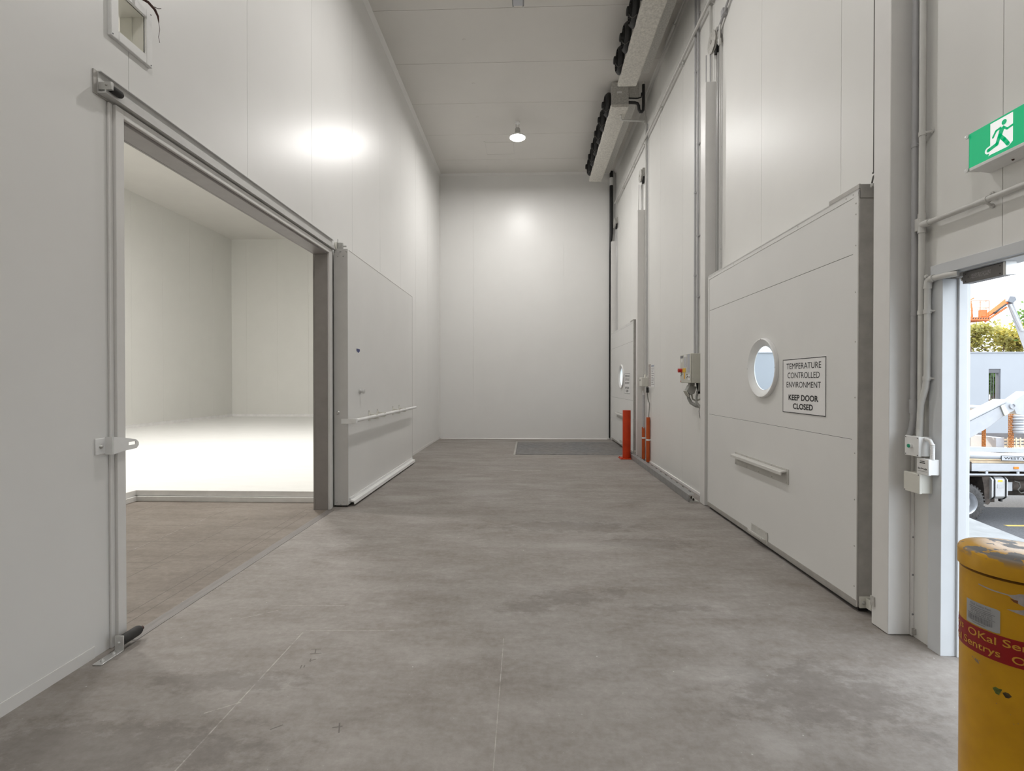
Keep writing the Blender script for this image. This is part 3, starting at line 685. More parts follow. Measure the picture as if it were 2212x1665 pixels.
obj('round_label', MB().lathe((2.036, 6.555, 1.765), (-1, 0, 0), [(0, .028), (.0015, .028)], 24), M_paper, dr)
deco('switch_plate', 6.40, 6.52, 1.605, 1.66, M_yelpl, .003)
obj('main_switch', MB().lathe((2.036, 6.56, 1.633), (-1, 0, 0), [(0, .026), (.012, .028), (.014, .02), (.05, .02), (.052, .012)], 18).box(1.985, 2.02, 6.556, 6.572, 1.608, 1.658), M_red, dr, .002)
deco('warning_label', 6.425, 6.475, 1.52, 1.60, M_yelpl)
obj('pictogram', MB().prism([(2.034, 6.472, 1.528), (2.034, 6.428, 1.528), (2.034, 6.45, 1.59)], (.001, 0, 0)), mat('warning_orange', (.62, .30, .03), rough=.5, var=.1), dr)
for (y, z) in ((6.58, 1.60), (6.56, 1.58), (6.59, 1.565), (6.345, 1.575), (6.33, 1.55), (6.35, 1.535), (6.60, 1.49), (6.56, 1.64)): deco('ink_mark', y-.012, y+.012, z-.007, z+.007, M_ink if z > 1.5 else M_red)
deco('card', 6.215, 6.30, 1.505, 1.575, M_paper, .006)
for y in (6.235, 6.275): obj('ink_mark', MB().box(2.028, 2.0305, y-.004, y+.004, 1.53, 1.555), M_ink, dr)
obj('socket_neck', MB().box(2.08, 2.14, 6.36, 6.44, 1.43, 1.468), M_plug, p, .003)
s = obj('socket', MB().prism([(2.03, 6.34, 1.36), (2.07, 6.34, 1.44), (2.16, 6.34, 1.42), (2.13, 6.34, 1.33), (2.08, 6.34, 1.315)], (0, .11, 0)), M_plug, p, .006)
obj('lid', MB().prism([(2.028, 6.335, 1.372), (2.018, 6.335, 1.365), (2.06, 6.335, 1.29), (2.07, 6.335, 1.30)], (0, .12, 0)), M_panel, s, .003)
obj('power_lead', MB().tube([(2.07, 6.40, 1.33), (2.075, 6.40, 1.27), (2.10, 6.38, 1.21), (2.15, 6.34, 1.175), (2.20, 6.28, 1.165), (2.215, 6.22, 1.18)], .022, 14), M_plug, p)
obj('power_lead', MB().tube([(2.18, 6.30, 1.468), (2.18, 6.31, 1.40), (2.15, 6.32, 1.30), (2.14, 6.30, 1.22), (2.17, 6.24, 1.16), (2.215, 6.16, 1.14)], .014, 12), M_plug, p)
obj('power_lead', MB().tube([(2.12, 6.42, 1.32), (2.13, 6.42, 1.26), (2.17, 6.40, 1.235), (2.215, 6.37, 1.26)], .011, 10), M_panel, p)
obj('gland', MB().cyl((2.19, 6.37, 1.47), (2.20, 6.36, 1.36), .03, 12).box(2.16, 2.20, 6.30, 6.36, 1.33, 1.36), M_black, p)
obj('loose_wire', MB().tube([(2.20, 6.35, 1.17), (2.195, 6.36, 1.10), (2.20, 6.34, 1.02), (2.21, 6.27, .93), (2.225, 6.20, .87)], .0035, 6), M_cable, p)

# isolator, outlet, notices
p = thing('isolator_box', (2.18, 9.30, 1.48), 'small cream isolator box on the wall above the orange cable guards', 'switch box')
obj('body', MB().box(2.115, 2.238, 9.215, 9.40, 1.40, 1.565), M_cream, p, .006)
obj('gland', MB().cyl((2.20, 9.29, 1.56), (2.20, 9.29, 1.62), .022, 12), M_cream, p)
for k in range(3):
    y = 9.37-k*.035
    obj('vent_slot', MB().prism([(2.1135, y+.012, 1.50), (2.1135, y-.004, 1.53), (2.1135, y-.012, 1.53), (2.1135, y+.004, 1.50)], (.002, 0, 0)), M_ink, p)
p = thing('power_outlet', (2.2, 9.12, 1.34), 'white power outlet with black plug under the isolator box', 'outlet')
obj('faceplate', MB().box(2.19, 2.238, 9.11, 9.23, 1.31, 1.385), M_white, p, .005)
obj('gland', MB().cyl((2.19, 9.37, 1.24), (2.19, 9.37, 1.31), .022, 12).box(2.17, 2.21, 9.34, 9.395, 1.29, 1.315), M_white, p)
b = obj('plug', MB().box(2.165, 2.205, 9.03, 9.085, 1.285, 1.385), M_black, p, .006)
obj('lead', MB().tube([(2.185, 9.055, 1.285), (2.19, 9.06, 1.22), (2.20, 9.065, 1.16), (2.215, 9.03, 1.09), (2.215, 9.02, 1.05), (2.215, 9.05, .95), (2.215, 9.07, .82)], .006, 8), M_cable, p)
def notice(label, y0, y1, z0, z1, m, head, hm):
    n = obj('notice', MB().box(2.2365, 2.2395, y0, y1, z0, z1), m)
    tag(n, label, 'notice')
    obj('heading', MB().box(2.2355, 2.2368, y0+.03, y1-.02, z1-head, z1-.015), hm, n)
    mb = MB()
    for k in range(10):
        z = z1-head-.025-k*(z1-z0-head-.04)/10
        mb.box(2.2355, 2.2368, y0+.03+.03*(k % 3), y1-.03, z-.004, z+.004)
    obj('printed_lines', mb, M_greyink if m is M_paper else mat('faint_print', (.34, .31, .30), rough=.7, var=.2), n)
notice('narrow brown-grey notice sheet beside the isolator box', 9.02, 9.19, 1.40, 1.81, M_paperb, .05, mat('aged_heading', (.40, .35, .33), rough=.7))
notice('white notice sheet with blue heading, right of the brown-grey sheet', 8.76, 9.0, 1.39, 1.80, M_paper, .045, mat('heading_blue', (.35, .37, .45), rough=.6))

# orange cable guards
def guard(label, y, x, top, r):
    o = tag(obj('cable_guard', MB().tube([(x, y, .01), (x, y, top)], r, 16), M_orangep), label, 'cable guard', 'orange pipe guards by the far post')
    obj('clip', MB().cyl((x, y, .40), (x, y, .43), r+.004, 16).box(x, XR, y-.03, y+.03, .405, .425), M_white, o)
    return o
g = guard('shorter orange cable guard beside the far guide post', 9.38, 2.19, .62, .030)
obj('riser', MB().tube([(2.19, 9.37, .60), (2.19, 9.37, 1.235)], .021, 12), M_pvcg, g)
guard('taller orange cable guard standing nearer, right of the shorter one', 9.06, 2.20, .83, .034)

# floor channel guarding the wall foot
p = thing('floor_channel', (2.0, 7.7, 0), 'long grey steel guard channel on the floor along the right wall', 'channel')
obj('channel', MB().prism([(1.968, 6.06, .004), (1.968, 6.06, .092), (2.045, 6.06, .097), (2.045, 6.06, .091), (1.974, 6.06, .086), (1.974, 6.06, .004)], (0, 3.45, 0)), mat('channel_paint', (.30, .30, .295), rough=.45, metal=.3, var=.12, vscale=8), p, .001)
obj('foot_plate', MB().box(1.974, 2.10, 6.07, 6.30, .0, .007), M_galv, p)
mb = MB()
for k in range(12): mb.box(2.035, 2.046, 6.2+k*.27, 6.28+k*.27, .097, .0985)
obj('slots', mb, M_crack, p)
bolts(p, [(2.05, 6.13, .007), (2.06, 6.24, .007)], (0, 0, 1), .012, .03, M_dirt)

# orange bollard
p = thing('bollard', (1.896, 9.5, 0), 'plain orange steel bollard standing by the far lift door', 'bollard')
obj('post', MB().lathe((1.896, 9.5, .008), (0, 0, 1), [(0, .077), (.918, .077), (.924, .074), (.926, .068)], 32), M_orange, p)
obj('base_plate', MB().box(1.756, 2.036-.07, 9.36, 9.64, 0, .012), M_orange, p, .002)
bolts(p, [(1.785, 9.39, .012), (1.94, 9.375, .012), (1.785, 9.61, .012)], (0, 0, 1), .013, .018, M_orange)

# dock leveller plate
p = thing('dock_leveller', (.93, 10.95, 0), 'dark steel dock leveller plate set in the floor before the far lift door', 'dock plate')
mp, t, b = nt('leveller_steel'); c = coords(t)
t.links.new(mix(t, .6, ramp(t, noise(t, c, 1.3, 5), [(.35, (.13, .135, .15)), (.6, (.20, .17, .15))]), ramp(t, noise(t, c, 9, 5, .7), [(.3, .07), (.7, .30)])), b.inputs['Base Color'])
b.inputs['Roughness'].default_value = .5; b.inputs['Metallic'].default_value = .25
mb = MB().box(-.262, 2.085, 9.93, 12.05, 0, .006)
bump(t, b, noise(t, c, 70, 2), .25, .003)
obj('deck_plate', mb, mp, p)
obj('edge_frame', MB().box(-.31, -.268, 9.90, 12.10, 0, .004).box(-.31, 2.09, 12.056, 12.10, 0, .004), M_alud, p)
obj('gap', MB().box(-.268, -.262, 9.93, 12.056, 0, .003).box(-.268, 2.09, 12.05, 12.056, 0, .003), M_crack, p)

# ------------------------------------------------ air coolers under the ceiling
def cooler(label):
    y0, y1, x0, x1, z0, z1 = 8.86, 12.10, 1.49, 1.79, 6.41, 6.86
    p = thing('air_cooler', (1.64, (y0+y1)/2, z0), label, 'air cooler', 'ceiling air coolers')
    obj('casing', MB().box(x0+.012, x1, y0, y1, z0+.035, z1), M_alud, p, .004)
    obj('end_panel', MB().box(x0, x1+.002, y0-.012, y0, z0+.03, z1), M_galv, p, .002)
    obj('rating_plate', MB().box(x0+.095, x0+.18, y0-.014, y0-.012, z0+.255, z0+.285), M_paper, p)
    obj('drip_tray', MB().prism([(x0-.012, y0-.02, z0+.05), (x0-.004, y0-.02, z0+.008), (x0+.01, y0-.02, z0), (x1-.01, y0-.02, z0), (x1+.005, y0-.02, z0+.01), (x1+.008, y0-.02, z0+.05)], (0, y1-y0+.02, 0)), M_tray, p, .003)
    obj('rear_panel', MB().box(x1, x1+.20, y0+.03, y1-.03, z0+.19, z1), M_galv, p, .003)
    obj('hanger', MB().box(x0+.05, x0+.09, y0+.2, y0+.24, z1, ZC).box(x1-.09, x1-.05, y0+.2, y0+.24, z1, ZC).box(x0+.05, x0+.09, y1-.24, y1-.2, z1, ZC).box(x1-.09, x1-.05, y1-.24, y1-.2, z1, ZC), M_galv, p)
    for k in range(6):
        yc = y0+.33+k*.52; zc = z0+.235
        f = obj('fan', MB().lathe((x0+.012, yc, zc), (-1, 0, 0), [(0, .20), (.03, .205), (.05, .20), (.085, .17), (.088, .158), (.05, .165), (.02, .17)], 30, False, False), M_black, p)
        g = MB()
        for R2 in (.05, .085, .12, .155): g.torus((x0-.078+(.155-R2)*-.1, yc, zc), (1, 0, 0), R2, .0035, 24, 5)
        for a in range(8):
            c2, s2 = math.cos(a*PI/4), math.sin(a*PI/4)
            g.tube([(x0-.085, yc+.04*c2, zc+.04*s2), (x0-.07, yc+.17*c2, zc+.17*s2)], .0035, 5)
        obj('guard', g, M_black, f)
        obj('motor', MB().lathe((x0-.03, yc, zc), (-1, 0, 0), [(0, .06), (.06, .062), (.095, .055), (.10, .04)], 18), M_black, f)
        bl = MB()
        for a in range(5):
            c2, s2 = math.cos(a*2*PI/5), math.sin(a*2*PI/5); c3, s3 = math.cos(a*2*PI/5+.7), math.sin(a*2*PI/5+.7)
            bl.add([(x0-.02, yc+.05*c2, zc+.05*s2), (x0-.05, yc+.05*c3, zc+.05*s3), (x0-.055, yc+.15*c3, zc+.15*s3), (x0-.015, yc+.15*c2, zc+.15*s2)], [(0, 1, 2, 3)])
        obj('blades', bl, M_black, f)
        obj('cable', MB().tube([(x0-.10, yc-.02, zc-.05), (x0-.09, yc-.06, zc-.12), (x0-.06, yc-.10, zc-.17), (x0-.01, yc-.14, zc-.15)], .006, 6), M_cable, f)
        obj('clip', MB().box(x0-.004, x0+.012, yc-.27, yc-.20, z0+.06, z0+.085), M_white, p)
    return p
c2 = cooler('far grey air cooler with black fans, its end box facing the camera')
o = obj('coolant_pipe', MB().tube([(1.79, 8.87, 6.505), (1.90, 8.87, 6.50), (1.955, 8.87, 6.485), (1.975, 8.87, 6.44), (1.98, 8.87, 6.38), (2.0, 8.87, 6.335), (2.03, 8.87, 6.335), (2.055, 8.87, 6.37), (2.06, 8.87, 6.45), (2.06, 8.87, 6.82)], .026, 14)
        .tube([(1.79, 8.88, 6.59), (1.95, 8.88, 6.58), (2.02, 8.88, 6.60), (2.03, 8.88, 6.68)], .012, 10), M_black)
tag(o, 'black insulated pipe looping from the far cooler up to the ceiling', 'pipe')
obj('cut_end', MB().cyl((2.06, 8.87, 6.82), (2.06, 8.87, 6.87), .02, 12), M_cream, o)
c1 = dup(c2, (0, -3.87, 0), 'near grey air cooler with black fans, running out of the picture top')
for ch in kids(c1):
    if ch.name.startswith('rating_plate'): bpy.data.objects.remove(ch)

# ------------------------------------------------ ceiling fittings
def lamp(x, y, label, on=True):
    p = thing('ceiling_lamp', (x, y, ZC), label, 'lamp', 'high bay lamps along the ceiling')
    obj('ceiling_plate', MB().lathe((x, y, ZC), (0, 0, -1), [(0, .05), (.03, .048), (.035, .02)], 18), M_white, p)
    obj('hanger', MB().tube([(x-.03, y, ZC-.03), (x-.03, y, ZC-.12), (x, y, ZC-.15)], .006, 8).tube([(x+.03, y, ZC-.03), (x+.03, y, ZC-.12), (x, y, ZC-.15)], .006, 8), M_zinc, p)
    obj('driver', MB().lathe((x, y, ZC-.12), (0, 0, -1), [(0, .035), (.02, .055), (.12, .06), (.14, .09)], 20), M_zinc, p)
    obj('reflector', MB().lathe((x, y, ZC-.25), (0, 0, -1), [(0, .06), (.02, .12), (.05, .165), (.075, .172), (.075, .160), (.055, .15)], 32, True, False), M_white, p)
    obj('lens', MB().lathe((x, y, ZC-.30), (0, 0, -1), [(0, .152), (.028, .150), (.045, .12), (.052, .06)], 32), M_lens, p)
    ld = bpy.data.lights.new('lamp_light', 'AREA'); ld.shape = 'DISK'; ld.size = .22; ld.energy = LAMP_W; ld.color = (1, .976, .953); ld.spread = PI
    lo = bpy.data.objects.new('lamp_light', ld); lo.location = (x, y, ZC-.362)
    put(lo, p)
    return p
LAMP_W = 92
lamp1 = lamp(-.233, 10.19, 'round white high bay lamp glowing on the ceiling near the end wall')
def lamp_copy(dy, e, label):
    r = dup(lamp1, (0, dy, 0), label)
    for c in kids(r):
        if c.type == 'LIGHT':
            c.data = c.data.copy(); c.data.energy = e
    return r
lamp_copy(-4.95, 62, 'high bay lamp on the ceiling just above the top of the picture')
lamp_copy(-9.9, 40, 'added unseen high bay fill lamp on the ceiling above the camera')  # unseen lamp added to fill the near end of the corridor
lamp_copy(-14.6, 30, 'added unseen high bay fill lamp on the ceiling behind the camera')  # out-of-view lamp added for more fill light

p = thing('floodlight', (-.15, 6.75, ZC), 'unlit grey rectangular emergency light on the ceiling at the top edge of the picture', 'light fitting')
obj('body', MB().box(-.235, -.065, 6.46, 6.93, 6.80, ZC), mat('fitting_grey', (.34, .34, .35), rough=.5, var=.04), p, .006)
obj('diffuser', MB().box(-.218, -.082, 6.49, 6.915, 6.785, 6.802), mat('diffuser_grey', (.52, .53, .57), rough=.25, var=.03), p, .004)
obj('bulb', MB().lathe((-.15, 6.72, 6.786), (0, 0, -1), [(0, .035), (.006, .034), (.012, .02)], 18), M_white, p)
obj('end_clip', MB().box(-.232, -.21, 6.925, 6.95, 6.785, 6.83).box(-.09, -.068, 6.925, 6.95, 6.785, 6.83), M_zinc, p, .002)
p = thing('junction_box', (-.38, 6.76, ZC), 'small white junction box on the ceiling left of the unlit fitting', 'junction box')
obj('box', MB().box(-.42, -.335, 6.66, 6.79, 6.85, ZC), M_white, p, .006)
obj('gland', MB().cyl((-.335, 6.73, 6.868), (-.30, 6.73, 6.868), .018, 10).cyl((-.27, 6.73, 6.868), (-.236, 6.73, 6.868), .018, 10), M_black, p)
obj('cable', MB().cyl((-.30, 6.73, 6.868), (-.27, 6.73, 6.868), .008, 8), M_white, p)
tag(obj('ceiling_hatch', MB().box(-.99, -.34, 11.02, 11.026, ZC-.003, ZC).box(-.99, -.34, 11.60, 11.606, ZC-.003, ZC).box(-.99, -.984, 11.02, 11.6, ZC-.003, ZC).box(-.346, -.34, 11.02, 11.6, ZC-.003, ZC), mat('hatch_line', (.58, .56, .53), rough=.6)), 'thin outlined square access hatch in the ceiling beside the lit lamp', 'hatch')
for i, (x, y) in enumerate(((-1.02, 7.72), (-1.0, 8.85), (-1.05, 9.98), (-1.0, 11.0), (-1.05, 12.25))):
    tag(obj('ceiling_plug', MB().lathe((x, y, ZC), (0, 0, -1), [(0, .028), (.004, .026), (.006, .012)], 18), M_ceil),
        ['round ceiling plug nearest the picture top', 'round ceiling plug, second from the picture top', 'round ceiling plug, third from the picture top', 'round ceiling plug beside the outlined hatch', 'round ceiling plug nearest the end wall'][i], 'ceiling plug', 'round plugs in the ceiling')

# ================================================================== NEAR RIGHT: YARD DOORWAY
mb = MB().box(2.222, 2.30, 2.70, 2.785, 0, 2.035).box(2.30, 2.345, 2.688, 2.785, 0, 2.035).box(2.345, 2.37, 2.70, 2.9, -.02, 2.2)
mb.box(2.218, 2.24, 1.60, 2.775, 2.062, 2.118).box(2.24, 2.37, 1.60, 2.72, 2.055, 2.08)
mb.box(2.222, 2.37, 1.60, 1.735, 0, 2.06)
struct('trim_9', mb, M_frame, 'white metal frame of the open doorway to the yard', 'door frame', .002)
p = thing('door_closer', (2.29, 2.52, 2.03), 'dark grey door closer bar under the yard doorway header', 'door closer')
obj('body', MB().box(2.268, 2.316, 2.412, 2.632, 1.992, 2.052), mat('closer_grey', (.17, .16, .155), rough=.4, metal=.4, var=.08, vscale=20), p, .002)
obj('end_cap', MB().box(2.266, 2.318, 2.400, 2.414, 1.990, 2.056), M_alu, p, .002)
obj('label_plate', MB().box(2.2672, 2.2684, 2.475, 2.585, 2.010, 2.034), mat('closer_label', (.23, .22, .215), rough=.5, var=.5, vscale=160), p)
obj('bracket', MB().box(2.27, 2.33, 2.62, 2.70, 2.035, 2.056).cyl((2.28, 2.638, 2.02), (2.28, 2.645, 2.02), .012, 10), M_alud, p)
for (yy, zz) in ((2.43, 2.04), (2.43, 2.003), (2.615, 2.04), (2.615, 2.003), (2.60, 2.022)): obj('screw', MB().dome((2.268, yy, zz), (-1, 0, 0), .003, .002, 6), M_ink, p)

# conduits and boxes by the doorway
o = conduit('conduit', 'grey-blue vertical conduit in the corner behind the near guide post', [(2.205, 2.871, 6.88), (2.205, 2.871, 1.28), (2.200, 2.875, 1.22), (2.19, 2.88, 1.17)], .0155, M_pvcg, [((2.205, 2.871, z), (0, 0, 1)) for z in (2.83, 1.87)])
couple(o, (2.205, 2.871, 1.30), (2.205, 2.871, 1.38), .020, M_pvcg); couple(o, (2.205, 2.871, 2.36), (2.205, 2.871, 2.36+.001), .017, M_pvcg)
o = conduit('conduit', 'white vertical conduit with a tee joint, left of the yard doorway', [(2.205, 2.819, 6.88), (2.205, 2.819, 1.0)], .0155, M_pvc, [((2.205, 2.819, z), (0, 0, 1)) for z in (2.87, 1.87, 4.0)])
couple(o, (2.205, 2.819, 2.315), (2.205, 2.819, 2.345), .0195, M_pvc); couple(o, (2.205, 2.819, 2.395), (2.205, 2.819, 2.425), .0195, M_pvc)
obj('tee_box', MB().box(2.185, 2.232, 2.822, 2.846, 2.33, 2.40).cyl((2.205, 2.819, 2.36), (2.205, 2.765, 2.36), .0195, 14).cyl((2.205, 2.819, 2.33), (2.205, 2.819, 2.41), .0185, 14), M_pvc, o, .002)
o = conduit('conduit', 'white horizontal conduit running right from the tee toward the exit sign', [(2.205, 2.79, 2.36), (2.205, 1.4, 2.355)], .0145, M_pvc, [((2.205, 2.435, 2.358), (0, 1, 0)), ((2.205, 1.8, 2.356), (0, 1, 0))])
o = conduit('conduit', 'white elbow conduit dropping from the doorway header to the green button box', [(2.235, 2.62, 2.046), (2.215, 2.66, 2.046), (2.205, 2.755, 2.046), (2.203, 2.766, 2.040), (2.202, 2.772, 2.02), (2.202, 2.773, 1.52), (2.20, 2.78, 1.45), (2.195, 2.803, 1.36), (2.192, 2.806, 1.30), (2.19, 2.808, 1.17)], .0155, M_pvc, [((2.202, 2.7725, 1.87), (0, 0, 1)), ((2.202, 2.775, 1.50), (0, 0, 1))])
obj('elbow', MB().tube([(2.205, 2.735, 2.046), (2.204, 2.755, 2.044), (2.203, 2.769, 2.034), (2.202, 2.773, 1.995)], .0195, 14).lathe((2.19, 2.765, 2.062), (-1, 0, 0), [(0, .01), (.008, .008)], 10), M_pvc, o)

def wallbox(name, label, x0, ya, yb, za, zb, m, screws=True):
    p = thing(name, (XR, (ya+yb)/2, (za+zb)/2), label, 'box', 'electrical boxes by the yard doorway')
    obj('body', MB().box(x0+.014, XR-.001, ya+.003, yb-.003, za+.002, zb-.002), m, p, .003)
    obj('lid', MB().box(x0, x0+.016, ya, yb, za, zb), m, p, .003)
    if screws:
        for y in (ya+.008, yb-.008):
            for z in (za+.008, zb-.008): obj('screw', MB().dome((x0, y, z), (-1, 0, 0), .0042, .002, 8), M_greyink, p)
    return p
b1 = wallbox('button_box', 'white push button box with green button by the yard doorway', 2.150, 2.762, 2.862, 1.066, 1.177, M_white)
g = obj('button_collar', MB().lathe((2.150, 2.815, 1.122), (-1, 0, 0), [(0, .013), (.012, .0125), (.013, .010)], 18), M_white, b1)
obj('button', MB().lathe((2.138, 2.815, 1.122), (-1, 0, 0), [(0, .0105), (.004, .0105), (.005, .008)], 18), M_green, b1)
mb = MB().tube([(2.19, 2.762, 1.165), (2.19, 2.735, 1.160), (2.19, 2.722, 1.140), (2.19, 2.718, 1.11), (2.19, 2.718, 1.06)], .010, 12)
for k in range(16):
    f = k/15; z = 1.14-f*.08
    mb.torus((2.19, 2.719, z), (0, 0, 1), .0095, .0022, 12, 5)
obj('flexible_hose', mb, M_white, b1)
b2 = wallbox('switch_box', 'white labelled key switch box under the green button box', 2.160, 2.708, 2.788, .972, 1.060, M_white, False)
R, U = (0, -1, 0), (0, 0, 1)
obj('label_text', MB().box(2.1592, 2.1602, 2.733, 2.763, 1.043, 1.047).box(2.1592, 2.1602, 2.730, 2.766, 1.034, 1.039), M_ink, b2)
mb = MB()
for k, y in enumerate((2.776, 2.770, 2.764, 2.757, 2.737, 2.731, 2.725, 2.719)): mb.box(2.1592, 2.1602, y-.002, y+.001, .999+.002*(k % 2), 1.010-.002*(k % 3))
obj('symbols', mb.box(2.1592, 2.1602, 2.742, 2.752, 1.003, 1.007).box(2.1592, 2.1602, 2.714, 2.781, .990, .9912), M_ink, b2)
b3 = wallbox('junction_box', 'lowest cream junction box beside the yard doorway', 2.150, 2.755, 2.868, .862, .972, M_cream, False)
obj('screw', MB().dome((2.150, 2.762, .967), (-1, 0, 0), .0042, .002, 8).dome((2.150, 2.86, .868), (-1, 0, 0), .0042, .002, 8), M_greyink, b3)

# exit sign
p = thing('exit_sign', (XR, 2.27, 2.6), 'green running-man exit sign on the right wall above the yard doorway', 'exit sign')
xs, zb, zt, y1, y0 = 2.148, 2.517, 2.688, 2.462, 2.05
obj('housing', MB().prism([(xs+.008, y0, zb+.004), (xs+.008, y0, zt), (XR-.001, y0, zt), (XR-.001, y0, zb-.025), (xs+.02, y0, zb-.012)], (0, y1-y0-.008, 0)), M_white, p, .003)
gpn = obj('sign_face', MB().box(xs, xs+.008, y0, y1, zb+.004, zt), M_exitg, p, .001)
obj('bottom_lip', MB().box(xs-.003, xs+.02, y0, y1-.004, zb-.012, zb+.004), M_white, p, .002)
obj('lens_edge', MB().box(xs-.002, xs+.010, y1, y1+.004, zb, zt), M_white, p, .001)
for zz in (zt-.01, zb-.002):
    obj('corner_screw', MB().lathe((xs-.003, y1+.008, zz), (-1, 0, 0), [(0, .011), (.004, .011), (.005, .005)], 14).box(xs-.003, xs+.06, y1+.002, y1+.012, zz-.006, zz+.006), M_alu, p)
# pictogram : u to the right (-Y), v up, in metres from the lower left of the white doorway
oy, oz = 2.352, zb+.020
W_, H_ = .106, .142
def Q(pts, d, m, name): return obj(name, MB().prism([(xs-d, oy-u*W_, oz+v*H_) for u, v in pts], (.0006, 0, 0)), m, gpn)
def stroke(pts, w, d, mb):
    for i in range(len(pts)-1):
        a = Vector((pts[i][0]*W_, pts[i][1]*H_)); b = Vector((pts[i+1][0]*W_, pts[i+1][1]*H_)); t = (b-a).normalized(); n = Vector((-t.y, t.x))
        w0, w1 = (w, w) if not isinstance(w, tuple) else w
        poly = [a+n*w0, a-n*w0, b-n*w1, b+n*w1]
        mb.prism([(xs-d, oy-q.x, oz+q.y) for q in poly], (.0006, 0, 0))
        mb.lathe((xs-d+.0006, oy-b.x, oz+b.y), (-1, 0, 0), [(0, w1), (.0006, w1)], 14)
    return mb
Q([(0, .20), (0, 1), (1, 1), (1, .10), (.80, .0), (.0, .0), (-.08, -.02), (.02, .20)], .0008, M_exitw, 'white_doorway')
leg = [(.40, .47), (.30, .24), (-.10, .17)]
obj('white_outline', stroke(leg[1:], .0155, .0012, MB()), M_exitw, gpn)
man = MB().lathe((xs-.0014, oy-.63*W_, oz+.83*H_), (-1, 0, 0), [(0, .0118), (.0006, .0118)], 24)
stroke([(.55, .69), (.44, .46)], (.0115, .010), .0016, man)
stroke([(.56, .71), (.76, .57), (1.0, .60)], .0048, .0016, man)
stroke([(.50, .71), (.27, .68), (.13, .52)], .0048, .0016, man)
stroke([(.44, .46), (.64, .27), (.80, .08)], (.0085), .0016, man)
stroke([(.42, .46), (.31, .24), (-.08, .17)], .0085, .0016, man)
obj('running_figure', man, M_exitg, gpn)
obj('bottom_screw', MB().dome((2.21, 2.31, zb-.02), (0, 0, -1), .006, .006, 8), M_brown, p)
tag(obj('bolt_hole', MB().lathe((XR, 2.238, 3.03), (-1, 0, 0), [(-.002, .016), (.004, .015), (.006, .006)], 14), M_brown), 'rusty brown bolt head on the right wall above the exit sign', 'bolt')

# yellow bollard
BX, BY, BR = .973, 1.005, .0835
mb_, t, b = nt('chipped_yellow'); c = coords(t)
sep = t.nodes.new('ShaderNodeSeparateXYZ'); t.links.new(c, sep.inputs[0])
yel = ramp(t, noise(t, c, 14, 4), [(.3, (.56, .285, .004)), (.7, (.68, .36, .008))])
chip = mth(t, 'MULTIPLY', mth(t, 'SUBTRACT', noise(t, c, 30, 5, .6, (1, 1, 2.2)), .50), 40, True)
topz = mth(t, 'MULTIPLY', mth(t, 'SUBTRACT', sep.outputs[2], 1.128), 60, True)
spk = mth(t, 'MULTIPLY', mth(t, 'SUBTRACT', noise(t, c, 48, 3, .6), .70), 30, True)
cmask = mth(t, 'MAXIMUM', mth(t, 'MULTIPLY', chip, topz), mth(t, 'MULTIPLY', spk, .75))
t.links.new(mix(t, cmask, yel, (.155, .15, .15)), b.inputs['Base Color'])
t.links.new(mth(t, 'ADD', mth(t, 'MULTIPLY', cmask, .2), .30), b.inputs['Roughness'])
M_yel = mb_
M_band = mat('red_band', (.30, .004, .005), rough=.38, var=.04)
M_bandt = mat('band_lettering', (.62, .30, .03), rough=.4, var=.03)
p = thing('bollard', (BX, BY, 0), 'worn yellow bollard with red lettered band in the right foreground', 'bollard')
obj('post', MB().lathe((BX, BY, 0), (0, 0, 1), [(0, BR), (1.10, BR)], 72), M_yel, p)
obj('cap', MB().lathe((BX, BY, 0), (0, 0, 1), [(1.106, BR+.0005), (1.106, BR+.0035), (1.136, BR+.0035), (1.1415, BR+.001), (1.145, BR-.004), (1.149, BR-.025), (1.150, .02)], 72), M_yel, p)
obj('base_flange', MB().lathe((BX, BY, 0), (0, 0, 1), [(0, .125), (.012, .125), (.016, .09)], 48), M_yel, p)
AL = math.atan2(-BY, -BX)          # side facing the camera
def wrapz(s0, z0, dr):
    # s measured to the viewer's right around the post from the camera-facing line
    def f(a, b2):
        th = AL + (s0+a)/BR
        r = BR+dr
        return Vector((BX+r*math.cos(th), BY+r*math.sin(th), z0+b2))
    return f
def patch(pts, dr, m, name, parent, n=1):
    # pts: outline in (s, z); built as a thin curved skin by slicing in s
    f = wrapz(0, 0, dr)
    s0 = min(q[0] for q in pts); s1 = max(q[0] for q in pts)
    N = max(2, int((s1-s0)/.006)+1); mb = MB(); rows = []
    for i in range(N+1):
        s = s0+(s1-s0)*i/N; s = min(max(s, s0+1e-6), s1-1e-6); zs = []
        for j in range(len(pts)):
            (a, za), (c3, zc) = pts[j], pts[(j+1) % len(pts)]
            if (a-s)*(c3-s) < 0: zs.append(za+(zc-za)*(s-a)/(c3-a))
        if len(zs) >= 2: rows.append((s, min(zs), max(zs)))
    vs = []
    for s, a, c3 in rows: vs += [f(s, a), f(s, c3)]
    mb.add(vs, [(2*i, 2*i+2, 2*i+3, 2*i+1) for i in range(len(rows)-1)])
    return obj(name, mb, m, parent)
BZ0, BZ1 = .943, .9945
band = obj('red_band', MB().lathe((BX, BY, 0), (0, 0, 1), [(BZ0, BR+.0004), (BZ1, BR+.0004)], 72, False, False), M_band, p)
for (tx, s, z, w) in (('OKal', -.051, .981, .050), ('Sentrys', .023, .981, .080), ('Sentrys', -.1225, .981, .067), ('Sentrys', -.0535, .957, .067), ('OKal', .0205, .957, .050), ('OKal', -.121, .957, .050)):
    text('lettering', tx, (0, 0, 0), (1, 0, 0), (0, 0, 1), .0145, w, M_bandt, band, .012, wrap=wrapz(s, z, .0009))
